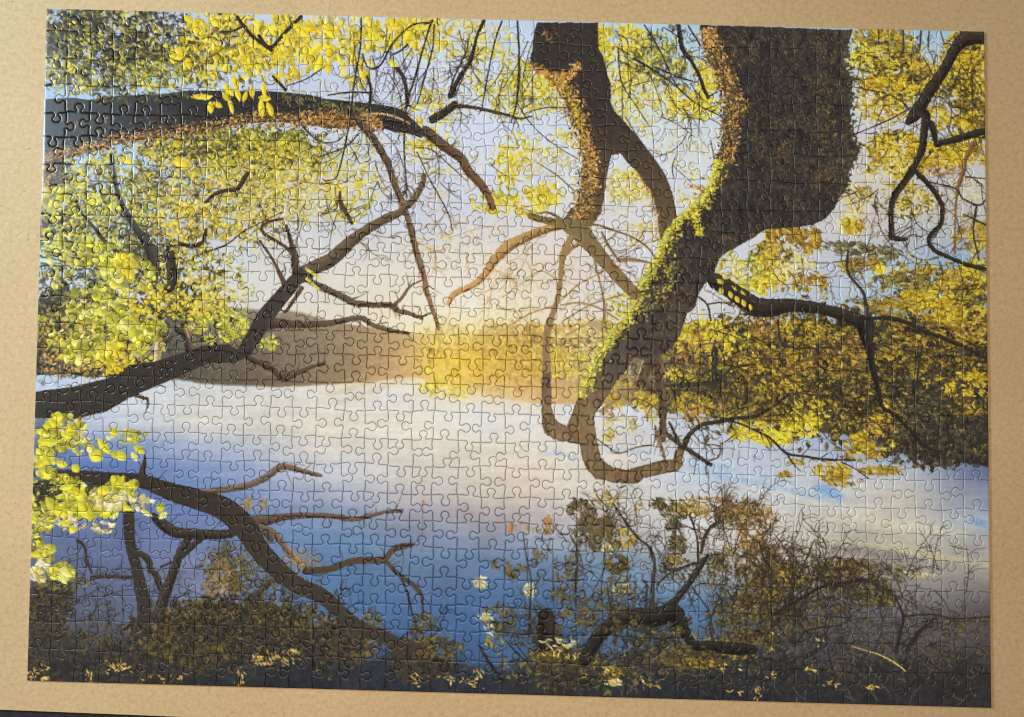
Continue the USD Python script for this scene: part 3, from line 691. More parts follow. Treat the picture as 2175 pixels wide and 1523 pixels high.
ZONES_LOW = """
1235 1080 30 22 140 7 R 60 .35 .8
1280 1040 22 18 60 6 M 60 .35 .8
1290 1065 30 16 38 6 F 70 .35 .8
1270 1115 40 30 160 7 R 80 .35 .7
1250 1130 40 40 120 7 R 70 .35 .7
1165 1115 14 20 90 6 M * .45 .8
1130 1120 40 20 40 5 M * .4 .5
1320 1145 35 24 82 8 F 60 .35 .8
1290 1140 50 40 140 7 R * .38 .65
1310 1200 24 20 150 8 R * .42 .85
1290 1165 10 10 40 6 W * .4 .9
1205 1210 30 40 160 6 R * .4 .6
1095 1215 25 16 80 7 R 60 .4 .7
1140 1185 20 16 40 6 R 50 .4 .7
1125 1255 12 16 60 6 W * .4 .9
1060 1200 20 14 40 6 R * .4 .6
1195 1260 30 20 90 6 R * .4 .6
1230 1270 50 30 150 5 R * .35 .6
1310 1245 30 12 80 7 W 30 .38 .8
1320 1250 50 30 140 6 R * .38 .7
1370 1080 22 14 38 6 F 50 .3 .85
1410 1070 30 14 110 6 R 40 .32 .85
1440 1085 40 18 150 6 R 40 .3 .85
1480 1075 50 22 121 6 F * .32 .8
1540 1080 60 25 330 6 M * .32 .75
1590 1100 60 30 330 6 M * .32 .75
1560 1090 70 35 160 6 R * .32 .7
1430 1115 20 14 60 7 R 70 .3 .8
1440 1155 24 24 110 7 R 60 .32 .8
1430 1190 24 14 33 7 F 50 .35 .8
1440 1210 40 24 110 6 R * .35 .75
1530 1190 24 18 90 7 R 70 .32 .85
1550 1170 20 10 22 6 F 30 .32 .8
1540 1220 50 40 220 6 R * .32 .6
1600 1150 30 40 180 7 M * .32 .75
1620 1200 50 40 320 8 R * .32 .7
1640 1230 60 40 320 8 R * .35 .75
1670 1190 60 40 160 6 R * .3 .6
1700 1220 60 30 110 8 F 45 .32 .7
1780 1215 60 30 240 8 R 40 .32 .6
1800 1220 70 32 260 8 R 40 .32 .75
1820 1245 70 24 220 8 R 25 .32 .8
1860 1270 50 22 200 8 R 25 .32 .8
1780 1270 70 40 230 8 U 35 .3 .6
1720 1290 80 50 320 7 R * .35 .55
1620 1290 70 50 420 8 R * .4 .75
1600 1270 60 50 71 7 F * .4 .6
1560 1300 60 40 150 7 R * .4 .7
1880 1215 60 24 130 7 R 20 .35 .5
1950 1220 40 8 60 6 W 20 .25 .5
2040 1330 60 20 140 7 R 20 .35 .5
1590 1360 60 24 220 7 R * .4 .8
1590 1370 50 18 60 6 R * .4 .7
1450 1360 40 20 33 6 F 20 .35 .6
1480 1380 50 14 90 6 R * .4 .8
1100 1330 50 30 150 6 U * .45 .5
1060 1310 40 30 160 6 R * .45 .7
1045 1340 16 30 40 7 W 50 .3 .7
1050 1362 18 20 40 7 F 50 .35 .75
1025 1310 14 12 50 6 W 40 .3 .8
1020 1240 14 20 50 6 W 40 .35 .8
1085 1220 16 20 40 6 R * .4 .6
1190 1365 40 14 50 8 W 25 .25 .8
1180 1390 50 14 120 7 R 20 .35 .8
1200 1410 80 30 320 7 R * .4 .6
1280 1430 50 16 66 7 F 30 .35 .8
1300 1450 20 8 40 6 W 20 .35 .9
1220 1440 80 30 320 7 U * .4 .8
1280 1310 90 30 330 7 R * .38 .55
1340 1290 80 24 160 6 U * .38 .6
1400 1360 60 14 110 7 U * .4 .7
1440 1340 12 10 40 6 R * .4 .85
1390 1400 100 24 330 7 U * .4 .75
1460 1400 90 26 220 7 R 20 .36 .7
1380 1350 40 14 60 7 R * .4 .7
1480 1410 60 14 33 7 F 30 .3 .7
480 1210 50 60 420 6 R * .45 .55
470 1240 40 50 200 6 M * .45 .4
430 1300 90 24 360 7 R * .45 .75
540 1230 60 70 260 6 R * .45 .45
500 1290 80 30 260 7 U * .45 .7
640 1190 50 24 120 6 M 60 .45 .35
540 1070 30 16 110 5 M * .45 .5
110 1280 50 40 320 8 U 150 .35 .7
130 1240 70 16 80 7 O 150 .35 .6
90 1330 40 40 200 8 U 160 .35 .7
100 1290 40 40 60 7 R 150 .3 .5
190 1350 60 40 140 6 R 80 .35 .35
360 1340 90 30 420 8 U * .45 .8
420 1360 120 50 620 8 R * .45 .6
480 1370 120 60 620 8 U * .45 .8
590 1330 70 40 420 8 U * .45 .75
600 1310 70 40 210 7 R * .45 .6
740 1360 70 50 330 7 R * .45 .6
700 1380 80 50 420 8 U * .45 .75
790 1320 24 30 110 6 R 80 .35 .5
900 1340 30 40 190 6 R 80 .4 .7
920 1380 60 30 280 7 R * .4 .7
900 1420 70 30 320 7 U * .45 .75
"""


def numbers(text):
    return [[float(v) for v in line.split()] for line in text.strip().splitlines()]


def strokes(pr, text, rng=None, **kw):
    for line in text.strip().splitlines():
        head, body = line.split(";")
        cols = [tuple(float(v) for v in c.split()) for c in head.split(",")]
        q = np.array([float(v) for v in body.split()]).reshape(-1, 3)
        col = cols[0] if len(cols) == 1 else cols
        wide = q[:, 2].max()
        if wide < 6.5:
            q[:, 2] *= .82
        k = dict(kw)
        k.setdefault("rough", 1.9 if wide > 9 else 1.0 if wide > 5 else .4)
        pr.stroke(q, col, **k)
        if rng is None:
            continue
        if wide > 9:                                     # bark: a darker and a lighter side
            d = np.gradient(q[:, :2], axis=0)
            nn = np.stack([-d[:, 1], d[:, 0]], 1) / np.maximum(np.hypot(d[:, 0], d[:, 1]), 1e-6)[:, None]
            base = np.array(cols[0])
            for side, tone, al in ((1, .66, .5), (-1, 1.35, .4)):
                s = np.column_stack([q[:, :2] + nn * q[:, 2:] * .30 * side * (1 if nn[:, 1].mean() > 0 else -1), q[:, 2] * .3])
                pr.stroke(s, np.clip(base * tone, 0, 255), alpha=al, rough=2.2, soft=3)
        if 5 < wide < 60:                                # side twigs
            seg = np.hypot(*np.diff(q[:, :2], axis=0).T)
            for _ in range(int(seg.sum() / 26)):
                m = rng.integers(len(seg))
                t = rng.random()
                x, y = q[m, :2] + (q[m + 1, :2] - q[m, :2]) * t
                a = math.atan2(*(q[m + 1, :2] - q[m, :2])[::-1]) + rng.choice((-1, 1)) * rng.uniform(.4, 1.3)
                ln, bend = rng.uniform(12, 46), rng.normal(0, .5)
                pr.stroke([(x + ln * u * math.cos(a + bend * u), y + ln * u * math.sin(a + bend * u), 2.6 - 1.7 * u) for u in (0, .33, .66, 1)], cols[-1], alpha=.75)


def web(pr, rng, clumps):
    """Lacy twigs: long curved shoots with side shoots; (cx, cy, rx, ry, count, direction, spread, length, colour, alpha)."""
    for cx, cy, rx, ry, n, way, spread, length, c, al in clumps:
        for _ in range(n):
            x, y = cx + rx * rng.uniform(-1, 1), cy + ry * rng.uniform(-1, 1)
            a, ln, b = math.radians(way) + rng.normal(0, spread), length * rng.uniform(.5, 1.3), rng.normal(0, .5)
            at = lambda u: (x + ln * u * math.cos(a + b * u), y + ln * u * math.sin(a + b * u))
            pr.stroke([(*at(u), 2.7 - 1.7 * u) for u in (0, .25, .5, .75, 1)], c, alpha=al)
            for _ in range(rng.integers(2, 6)):
                u = rng.uniform(.15, .95)
                sx, sy = at(u)
                aa, l2 = a + b * u + rng.choice((-1, 1)) * rng.uniform(.4, 1.1), rng.uniform(.15, .45) * ln
                pr.stroke([(sx, sy, 1.7), (sx + l2 * .5 * math.cos(aa), sy + l2 * .5 * math.sin(aa), 1.4), (sx + l2 * math.cos(aa + .3), sy + l2 * math.sin(aa + .3), .8)], c, alpha=al * .9)


def zones(pr, text, rng, FINER=1.35):
    for line in text.strip().splitlines():
        f = line.split()
        cx, cy, rx, ry, n, ln = map(float, f[:6])
        pal, aspect, alpha = np.array(PAL[f[6]], np.float32) / 255, float(f[8]), float(f[9])
        n, ln = int(n * FINER ** 1.6), ln / FINER ** .8
        r, th = np.sqrt(rng.random(n)) * (0.78 + .34 * rng.random(n)), rng.random(n) * 2 * np.pi
        x, y = cx + rx * r * np.cos(th), cy + ry * r * np.sin(th)
        keep = noise2(x / 17, y / 17, int(cx) % 97) + .5 * noise2(x / 7, y / 7, int(cy) % 89) > .5 + .22 * rng.random(n)
        ang = rng.random(n) * np.pi if f[7] == "*" else np.radians(float(f[7])) + rng.normal(0, .45, n)
        size, pick, lum, asp = ln * (.55 + .75 * rng.random(n)), rng.integers(0, len(pal), n), .76 + .38 * rng.random(n), aspect * (.75 + .5 * rng.random(n))
        for k in np.nonzero(keep)[0]:
            pr.leaf(x[k], y[k], size[k], size[k] * asp[k], ang[k], pal[pick[k]] * lum[k], alpha)


def masses(pr, text):
    """Dense leaf texture: a grain of tones from several palettes with gaps; cx cy rx ry palettes cover grain alpha."""
    for k, line in enumerate(text.strip().splitlines()):
        f = line.split()
        cx, cy, rx, ry = map(float, f[:4])
        pal = np.concatenate([np.array(PAL[q], np.float32) for q in f[4]]) / 255
        cover, grain, alpha = map(float, f[5:8])
        i = pr.near(cx - rx * 1.3, cx + rx * 1.3, cy - ry * 1.3, cy + ry * 1.3)
        x, y = pr.X[i].astype(float), pr.Y[i].astype(float)
        r = np.hypot((x - cx) / rx, (y - cy) / ry) + 1.1 * (pr.mid[i] - .5) + .4 * (pr.fine[i] - .5)
        gap = noise2(x / 15, y / 15, 200 + k) * .5 + noise2(x / 6, y / 6, 300 + k) * .5
        a = np.clip((1 - r) * 5, 0, 1) * np.clip((cover + .08 - gap) * 9, 0, 1) * alpha
        s = a > .02
        i, a, x, y = i[s], a[s], x[s], y[s]
        g = noise2(x / grain, y / grain, 400 + k) * .6 + noise2(x / grain / 2.3, y / grain / 2.3, 500 + k) * .4
        order = pal[np.argsort(pal.sum(1))]
        t = np.clip((g - .5) * 2.9 + .5, 0, .999) * (len(order) - 1)
        b = np.minimum(t.astype(int), len(order) - 2)
        u = (t - b)[:, None]
        pr.blend(i, a.astype(np.float32), (order[b] * (1 - u) + order[b + 1] * u).astype(np.float32))


MASS_BACK = """
240 100 185 100 DDOOG .62 5 .92
150 60 80 50 DDO .6 5 .9
340 60 90 45 DOOS .6 5 .9
300 120 90 60 ODG .6 5 .9
420 130 70 60 OGY .55 5 .85
480 90 110 70 YYGO .55 6 .8
620 80 110 45 YYGO .5 6 .75
800 70 110 40 YYG .45 6 .7
900 70 70 40 YGD .45 5 .7
1000 90 100 50 YPG .4 5 .6
500 315 220 45 GODY .66 4.5 .9
560 330 110 60 ODGY .62 4.5 .9
420 320 120 40 GOYD .6 4.5 .85
430 410 230 90 GPAY .5 4.5 .75
600 390 140 90 PYG .5 4.5 .7
480 480 130 60 AYPO .45 4.5 .7
740 400 80 80 PYG .45 4.5 .6
150 450 80 110 GODL .62 5.5 .9
230 420 130 80 GOS .5 5.5 .8
270 530 140 60 ODGS .58 5 .85
380 570 120 70 GODP .5 4.5 .8
170 590 110 70 ODSS .5 5 .8
400 650 110 40 YGOD .55 4.5 .85
120 660 70 60 ODD .7 5 .9
210 700 150 70 DOGL .66 5.5 .92
170 760 130 50 DDOA .6 4.5 .85
460 700 80 36 LGD .5 5 .85
1150 180 90 70 GPY .5 4.5 .75
1110 340 70 50 PYS .4 4.5 .6
1330 120 80 70 YGO .5 5 .8
1400 130 80 60 OGD .5 5 .75
1350 220 70 70 PYS .45 4.5 .65
1460 210 60 40 YPO .5 4.5 .75
1330 400 60 50 PYG .5 4.5 .65
1110 745 130 60 YMPA .6 4.5 .75
1220 740 70 60 PMYO .55 4.5 .75
"""
MASS_RIGHT = """
1880 105 80 50 FfYSS .56 4.5 .9
1920 170 95 50 FfyD .62 4.5 .92
1880 215 70 40 FyPS .5 4.5 .85
2050 130 50 70 FfyD .62 4.5 .92
2065 230 42 90 FfyS .6 4.5 .9
1905 320 75 45 yFfP .6 4.5 .9
2010 330 80 40 yFfS .55 4.5 .85
1940 425 70 40 FfPS .45 4.5 .8
1650 570 70 60 yFPS .5 4.5 .85
1980 600 120 40 FfyO .56 4.5 .88
2010 650 120 40 yFfO .6 4.5 .9
1880 560 80 40 OFS .45 4.5 .8
2075 560 35 80 FfS .5 4.5 .8
"""
MASS_FOREST = """
1750 790 380 140 fUFf .72 4.5 .95
1980 780 170 120 UUfF .7 4.5 .92
1530 740 120 60 yFAf .62 4.5 .88
1690 740 170 70 FfyD .6 4.5 .85
1900 760 170 70 FfUU .6 4.5 .85
1980 920 140 70 UUDf .75 4.5 .95
1760 860 170 60 fUFD .62 4.5 .88
1470 830 90 40 fUO .6 4.5 .8
1600 870 130 36 FAUf .55 4.5 .8
1850 900 90 60 FfU .5 4.5 .8
"""
MASS_GAPS = """
1760 790 370 110 UUD .36 5 .85
1700 800 300 100 fUD .33 4.5 .8
1990 900 120 90 UUD .5 5 .9
1530 760 110 60 fU .3 4.5 .7
1900 160 110 80 fDU .3 4.5 .75
2065 190 45 130 fDU .33 4.5 .75
1920 330 90 50 fD .24 4.5 .7
1990 620 130 50 fDS .26 4.5 .7
1650 570 70 50 fS .26 4.5 .7
240 100 180 90 DD .34 5 .85
200 150 120 45 SS .27 6 .8
300 60 120 40 SS .22 6 .8
470 110 110 80 OD .25 5 .7
640 90 120 50 OS .24 5 .6
500 320 210 50 OD .30 4.5 .75
440 440 220 80 OSD .26 4.5 .6
150 460 80 90 OD .28 5 .75
250 520 150 60 DOS .3 5 .75
380 580 130 60 DS .3 5 .75
200 690 140 70 DO .40 5 .85
330 700 60 60 DD .36 5 .8
140 620 70 50 DD .36 5 .8
1140 190 80 60 OS .24 4.5 .6
1340 160 90 80 OS .26 4.5 .6
"""
MASS_LOW = """
470 1225 70 70 RU .45 4.5 .5
1162 1345 44 52 UU .85 4.5 .9
1360 1330 110 40 UU .6 4.5 .85
1240 1400 60 40 UU .6 4.5 .85
430 1310 110 40 RUU .6 4.5 .8
500 1340 300 70 UURD .62 4.5 .75
600 1270 110 60 URU .45 4.5 .6
720 1370 110 60 URU .55 4.5 .75
200 1400 260 60 UUD .55 4.5 .6
100 1290 60 60 UUR .6 4.5 .75
900 1390 90 50 URR .55 4.5 .75
1090 1330 60 40 UR .45 4.5 .6
1230 1420 180 60 UUR .6 4.5 .8
1300 1310 130 50 URR .42 4.5 .6
1330 1150 60 70 RM .22 4.5 .5
1640 1230 110 60 RU .38 4.5 .75
1620 1310 130 60 URU .55 4.5 .75
1800 1230 120 40 RU .4 4.5 .75
1850 1290 150 40 RU .35 4.5 .5
1700 1400 420 60 UUD .5 4.5 .65
1950 1350 160 60 UD .4 4.5 .5
1420 1390 140 40 UUR .55 4.5 .75
1560 1370 90 30 RFU .5 4.5 .8
1560 1090 80 30 MRF .3 4.5 .5
"""


def speckle(pr, pts, width, palette, n, rng, size=4.0, side=None, alpha=.9, ang=None):
    """Small moss or bark flecks along a line of points; side +1 or -1 keeps them on one side of it."""
    p = np.array(pts, float).reshape(-1, 2)
    seg = np.hypot(*np.diff(p, axis=0).T)
    at = np.concatenate([[0], np.cumsum(seg)])
    t = rng.random(n) * at[-1]
    k = np.clip(np.searchsorted(at, t) - 1, 0, len(seg) - 1)
    f = ((t - at[k]) / seg[k])[:, None]
    d = (p[k + 1] - p[k]) / seg[k][:, None]
    off = rng.normal(0, .5, n) * width
    off = np.abs(off) * side if side else off
    q = p[k] + f * (p[k + 1] - p[k]) + off[:, None] * np.stack([-d[:, 1], d[:, 0]], 1)
    pal = np.array(PAL[palette], np.float32) / 255
    for (x, y), c, s, a, m in zip(q, rng.integers(0, len(pal), n), rng.random(n), rng.random(n), rng.random(n)):
        pr.leaf(x, y, size * (.6 + .8 * s), size * (.3 + .3 * m), a * np.pi if ang is None else ang + (a - .5), pal[c] * (.8 + .35 * m), alpha)


def hairs(pr, rng, clumps):
    for cx, cy, rx, ry, n, c, al in clumps:
        for _ in range(n):
            x, y, a, ln = cx + rx * rng.uniform(-1, 1), cy + ry * rng.uniform(-1, 1), rng.uniform(0, 2 * np.pi), rng.uniform(14, 46)
            b = rng.normal(0, .6)
            pr.stroke([(x + ln * t * math.cos(a + b * t), y + ln * t * math.sin(a + b * t), 1.9 - 1.0 * t) for t in (0, .33, .66, 1)], c, alpha=al)


def flat(text):
    return [float(v) for v in text.split()]


def paint(X, Y):
    """Ink colours (display values 0..1) at the print positions X, Y."""
    rng = np.random.default_rng(11)
    pr = Print(X, Y)
    every = np.arange(len(X))
    # sky, then water under the far shore
    pr.C[:] = pr.grid(every, SKY_X, SKY_Y, numbers(SKY)) * (1 + .05 * (pr.big - .5))[:, None]
    shore = np.interp(pr.X, [60, 330, 470, 600, 770, 880, 1000, 1060, 1150, 1260, 1340, 1480, 1600, 1750, 1850, 1950, 2100], [795, 802, 818, 822, 812, 800, 830, 845, 858, 858, 860, 872, 895, 915, 930, 965, 992])
    w = np.nonzero(pr.Y > shore - 2)[0]
    water = pr.grid(w, WAT_X, WAT_Y, numbers(WAT)) * (1 + .10 * (pr.flow[w] - .5))[:, None]
    grey = water @ np.array((.3, .55, .15), np.float32)
    water = water + (grey[:, None] * 1.02 - water) * (.12 + np.clip((pr.Y[w] - 1040) / 160, 0, 1) * .25)[:, None]
    deep = np.clip((pr.Y[w] - 1060) / 120, 0, 1) * np.clip((pr.X[w] - 450) / 300, 0, 1) * np.clip((water[:, 2] - water[:, 0]) * 5, 0, 1)
    water[:, 0] *= 1 - .10 * deep
    water[:, 1] *= 1 + .03 * deep
    water *= (1 + .05 * (pr.mid[w] - .5) + .04 * (pr.fine[w] - .5) + (.05 + .14 * np.clip((pr.Y[w] - 1000) / 200, 0, 1)) * (pr.big[w] - .5))[:, None]
    pr.blend(w, np.clip((pr.Y[w] - shore[w]) / 3 + .5, 0, 1), water)
    # thin bright and blue streaks in the water on the right
    for x0, y0, x1, y1, wd, c, a in ((1480, 1000, 1790, 1070, 12, (150, 185, 222), .5), (1270, 955, 1400, 965, 8, (168, 196, 226), .5), (1150, 960, 1230, 975, 10, (190, 205, 226), .5), (1730, 1035, 1790, 1058, 22, (128, 170, 214), .6), (1450, 975, 1560, 1000, 9, (160, 190, 224), .5), (1600, 1010, 1700, 1030, 8, (165, 192, 220), .5), (1560, 1030, 1760, 1075, 10, (218, 214, 200), .5), (1700, 1095, 2050, 1135, 24, (206, 200, 178), .5), (1740, 1150, 2100, 1200, 26, (196, 186, 150), .45), (2060, 1105, 2103, 1120, 14, (120, 150, 186), .5), (1740, 1160, 1960, 1190, 20, (128, 116, 116), .5), (1960, 1195, 2104, 1225, 22, (150, 146, 140), .4)):
        pr.stroke([(x0, y0, wd * .4), ((x0 + x1) / 2, (y0 + y1) / 2 - 3, wd), (x1, y1, wd * .4)], c, alpha=a, rough=3, soft=9)
    # far hills
    pr.poly([60, 640, 150, 648, 330, 650, 530, 655, 590, 664, 610, 658, 640, 664, 700, 682, 760, 690, 820, 702, 870, 708, 935, 716, 1000, 705, 1060, 690, 1120, 690, 1180, 690, 1260, 680, 1330, 690, 1340, 860, 1260, 858, 1150, 858, 1060, 845, 1000, 830, 880, 800, 770, 812, 600, 822, 470, 818, 330, 802, 60, 795],
            lambda i, d: pr.grid(i, (60, 330, 500, 700, 850, 950, 1050, 1150, 1250, 1340), (640, 700, 760, 850), numbers("""
96 94 88 120 116 106 148 140 124 176 156 126 196 170 126 226 196 110 222 188 92 204 172 108 184 156 108 152 132 100
90 88 82 108 104 94 128 118 102 140 124 100 168 138 96 230 198 92 226 186 84 200 162 98 174 148 106 142 124 96
84 82 76 100 96 86 116 106 90 138 120 96 168 134 92 228 190 92 222 180 98 188 154 104 166 142 108 136 120 94
80 78 72 92 88 76 104 94 78 140 116 88 178 144 100 222 186 110 220 184 118 206 172 112 200 168 112 152 132 98""")) * (1 + .30 * (pr.fine[i] * .6 + pr.mid[i] * .4 - .5))[:, None], rough=4, soft=5)
    for (x, y, ln, wd) in ((940, 735, 230, 10), (950, 750, 250, 14), (960, 770, 240, 10)):
        pr.stroke([(x, y, 4), (x - ln * .55, y + ln * .2, wd), (x - ln, y + ln * .36, wd * .5)], (216, 178, 116), alpha=.3, soft=7)
    # wooded right bank
    pr.poly([1340, 700, 1440, 690, 1500, 686, 1600, 690, 1700, 690, 1780, 690, 1860, 684, 1960, 676, 2110, 660, 2110, 994, 1950, 966, 1850, 930, 1750, 915, 1600, 895, 1480, 874, 1340, 860],
            lambda i, d: pr.grid(i, (1340, 1450, 1600, 1800, 2100), (690, 780, 860, 990), numbers("""
150 136 100 150 128 70 130 112 66 110 98 56 90 84 52
112 104 84 104 96 70 88 78 52 74 68 44 66 60 42
128 112 78 110 98 66 104 86 56 74 66 48 50 48 42
140 120 90 130 110 80 120 110 90 70 62 52 46 45 44""")) * (1 + .5 * (pr.fine[i] * .5 + pr.mid[i] * .5 - .5))[:, None], rough=7, soft=3)
    pr.poly([1412, 824, 1600, 820, 1740, 826, 1700, 858, 1560, 862, 1430, 850], (86, 80, 56), rough=5, alpha=.8, var=.5)
    pr.stroke([(1440, 865, 8), (1500, 872, 14), (1560, 880, 10)], (180, 122, 62), alpha=.7, rough=6, var=.6)
    # submerged band at the bottom of the sheet
    pr.poly([50, 1400, 200, 1385, 330, 1330, 420, 1300, 600, 1310, 700, 1370, 800, 1400, 880, 1385, 960, 1400, 1060, 1430, 1150, 1400, 1260, 1415, 1420, 1410, 1600, 1385, 1760, 1400, 1900, 1400, 2115, 1380, 2115, 1520, 50, 1520],
            lambda i, d: np.array((46, 44, 43), np.float32) / 255 * (1 + .8 * (pr.fine[i] * .4 + pr.mid[i] * .6 - .5))[:, None], rough=26, soft=26, alpha=.8)
    pr.poly([1500, 1340, 1620, 1300, 1760, 1290, 1880, 1300, 2115, 1290, 2115, 1400, 1500, 1420], lambda i, d: np.array((74, 68, 66), np.float32) / 255 * (1 + .6 * (pr.fine[i] * .5 + pr.mid[i] * .5 - .5))[:, None], rough=30, soft=40, alpha=.5)
    pr.poly([50, 1250, 110, 1235, 160, 1250, 130, 1290, 150, 1340, 200, 1360, 60, 1420], (58, 56, 52), rough=14, soft=14, alpha=.75, var=.6)
    # sun glow over the hills
    pr.glow(975, 690, 330, (246, 226, 170), .55, 2.0, 1.25)
    pr.glow(1005, 762, 150, (250, 214, 92), .75, 1.3, 1.3)
    # foliage behind, limbs, foliage in front
    masses(pr, MASS_BACK)
    zones(pr, ZONES_BACK, rng)
    masses(pr, MASS_FOREST)
    zones(pr, ZONES_FOREST, rng)
    masses(pr, MASS_RIGHT)
    zones(pr, ZONES_RIGHT, rng)
    masses(pr, MASS_GAPS)
    pr.glow(1002, 765, 130, (250, 208, 72), .62, 1.2, 1.1)
    pr.glow(985, 640, 120, (238, 240, 244), .6, 1.1, 1.5)
    pr.glow(1020, 868, 70, (226, 232, 244), .7, 1.2, 2.2)
    pr.glow(1105, 790, 130, (214, 158, 84), .42, 1.3, 1.4)
    pr.glow(1180, 560, 190, (226, 176, 104), .22, 1.2, 1.2)
    for k in range(9):
        a = math.radians(18 + 17 * k)
        pr.stroke([(1000 - 60 * math.cos(a), 725 + 60 * math.sin(a), 3), (1000 - 170 * math.cos(a), 725 + 120 * math.sin(a), 7), (1000 - 260 * math.cos(a), 725 + 170 * math.sin(a), 3)], (250, 216, 128), alpha=.16, soft=6)
    # hair-thin twigs
    hairs(pr, rng, ((560, 400, 380, 130, 70, (110, 88, 60), .5), (900, 170, 230, 110, 80, (92, 78, 64), .6), (1340, 200, 160, 130, 40, (90, 76, 60), .55), (1320, 480, 110, 80, 26, (140, 112, 76), .55), (1950, 420, 150, 140, 40, (84, 68, 54), .6), (1960, 180, 130, 110, 36, (70, 58, 46), .6), (1800, 770, 290, 110, 70, (60, 50, 40), .6), (260, 120, 170, 90, 34, (66, 62, 54), .6), (260, 450, 170, 110, 40, (78, 68, 54), .6), (1000, 560, 120, 110, 30, (196, 152, 96), .5), (1500, 910, 120, 60, 24, (96, 80, 60), .5), (200, 590, 130, 50, 26, (64, 58, 48), .6)))
    web(pr, rng, ((1000, 110, 250, 60, 34, 95, .3, 120, (72, 60, 48), .75), (850, 300, 200, 110, 20, 80, .6, 90, (92, 78, 60), .7), (560, 400, 330, 100, 44, 60, 1.2, 80, (92, 76, 54), .7), (190, 470, 110, 110, 18, 60, 1.0, 80, (66, 58, 46), .7), (280, 110, 170, 70, 20, 20, .6, 90, (60, 56, 48), .7), (1400, 190, 110, 110, 24, 60, .7, 90, (66, 56, 44), .75), (1950, 330, 140, 230, 40, 100, .7, 90, (58, 48, 40), .75), (990, 540, 170, 90, 16, 60, 1.0, 80, (196, 150, 96), .6), (1330, 560, 100, 90, 16, 60, 1.0, 80, (120, 96, 64), .65), (1770, 790, 300, 100, 50, 15, .5, 100, (44, 38, 32), .75), (1480, 780, 90, 60, 12, 20, .6, 80, (54, 46, 38), .7), (1760, 570, 130, 60, 18, 80, .7, 70, (96, 80, 58), .65), (1150, 640, 110, 60, 14, -40, .8, 80, (166, 130, 84), .6)))
    # the long limb at the upper left, dark above and lit orange below
    p = flat(LEFT_LIMB)
    pr.poly(p, lambda i, d: np.array((61, 57, 54), np.float32) / 255 * (1 + .35 * (pr.fine[i] * .6 + pr.mid[i] * .4 - .5))[:, None], rough=1.5)
    under = [96, 335, 130, 325, 176, 318, 252, 298, 328, 284, 379, 280, 455, 268, 518, 252, 600, 252, 664, 256, 702, 262, 765, 258, 815, 264]
    speckle(pr, under, 15, "A", 1900, rng, 3.0, ang=-.2)
    speckle(pr, under, 20, "D", 420, rng, 3.0, ang=-.2)
    speckle(pr, [100, 350, 112, 392], 26, "A", 330, rng, 3)
    speckle(pr, [120, 345, 125, 390], 30, "D", 170, rng, 3.4)
    speckle(pr, [640, 248, 720, 250, 800, 258], 18, "A", 260, rng, 3.6)
    speckle(pr, [600, 205, 700, 222, 780, 238], 12, "O", 120, rng, 4)
    speckle(pr, [190, 214, 320, 206, 420, 198], 9, "O", 90, rng, 4, alpha=.5)
    speckle(pr, [130, 280, 300, 262, 420, 250], 26, "A", 70, rng, 2.6, alpha=.7)
    pr.poly([806, 250, 850, 256, 880, 272, 850, 272, 815, 262], (52, 50, 48), rough=2)
    pr.stroke([(770, 243, 3), (810, 241, 4), (845, 250, 4), (870, 262, 3)], (214, 170, 120))
    # second trunk
    def bark2(i, d):
        f = np.clip((pr.Y[i] - 240) / 240, 0, 1)[:, None]
        c = np.array((60, 54, 50), np.float32) * (1 - f) + np.array((104, 84, 58), np.float32) * f
        return (c / 255 * (1 + .4 * (pr.fine[i] * .6 + pr.mid[i] * .4 - .5))[:, None]).astype(np.float32)
    strokes(pr, STROKES, rng)
    pr.poly(flat(SECOND_TRUNK), bark2, rough=2.5)
    speckle(pr, [1128, 138, 1165, 156, 1192, 165, 1215, 158, 1232, 134], 9, "A", 210, rng, 4.6)
    speckle(pr, [1178, 165, 1200, 185, 1214, 215, 1226, 245, 1238, 285, 1250, 330, 1245, 400, 1240, 445, 1225, 470], 20, "A", 1700, rng, 3.1)
    speckle(pr, [1200, 185, 1214, 215, 1226, 245, 1238, 285, 1250, 330, 1245, 400, 1240, 445], 20, "D", 330, rng, 3.0)
    speckle(pr, [1178, 165, 1200, 185, 1214, 215, 1226, 245, 1238, 285, 1240, 330], 12, "y", 160, rng, 3.0)
    speckle(pr, [1240, 300, 1262, 330, 1258, 400], 12, "A", 130, rng, 4)
    speckle(pr, [1344, 360, 1376, 400, 1392, 450, 1398, 500], 7, "A", 110, rng, 3.4, alpha=.6)
    speckle(pr, [1150, 70, 1180, 85], 12, "A", 26, rng, 3.4, alpha=.5)
    # the big mossy trunk
    moss = np.array(flat(MOSS_EDGE), np.float32).reshape(-1, 2)
    def bark1(i, d):
        y = pr.Y[i]
        low = np.clip((y - 780) / 90, 0, 1)[:, None]
        c = np.array((58, 53, 51), np.float32) * (1 - low) + np.array((122, 98, 66), np.float32) * low
        n = (pr.fine[i] * .55 + pr.mid[i] * .45)
        ridge = noise2((pr.X[i] + 14 * pr.mid[i]).astype(float) / 5.5, pr.Y[i].astype(float) / 26, 61) * .6 + noise2(pr.X[i].astype(float) / 3, pr.Y[i].astype(float) / 11, 62) * .4
        c = c * (1 + .5 * (n - .5) + .55 * (ridge - .5))[:, None]
        olive = np.clip((pr.big[i] * .5 + pr.mid[i] * .5 - .46) * 4, 0, 1)[:, None] * .5
        c = c + olive * (np.array((86, 74, 52), np.float32) - c) * (1 - low)
        fleck = np.clip((pr.fine[i] - .58) * 5, 0, 1) * np.clip((pr.big[i] * .6 + pr.mid[i] * .4 - .40) * 4, 0, 1) * .75
        c += fleck[:, None] * (np.array((126, 102, 66), np.float32) - c) * (1 - low)
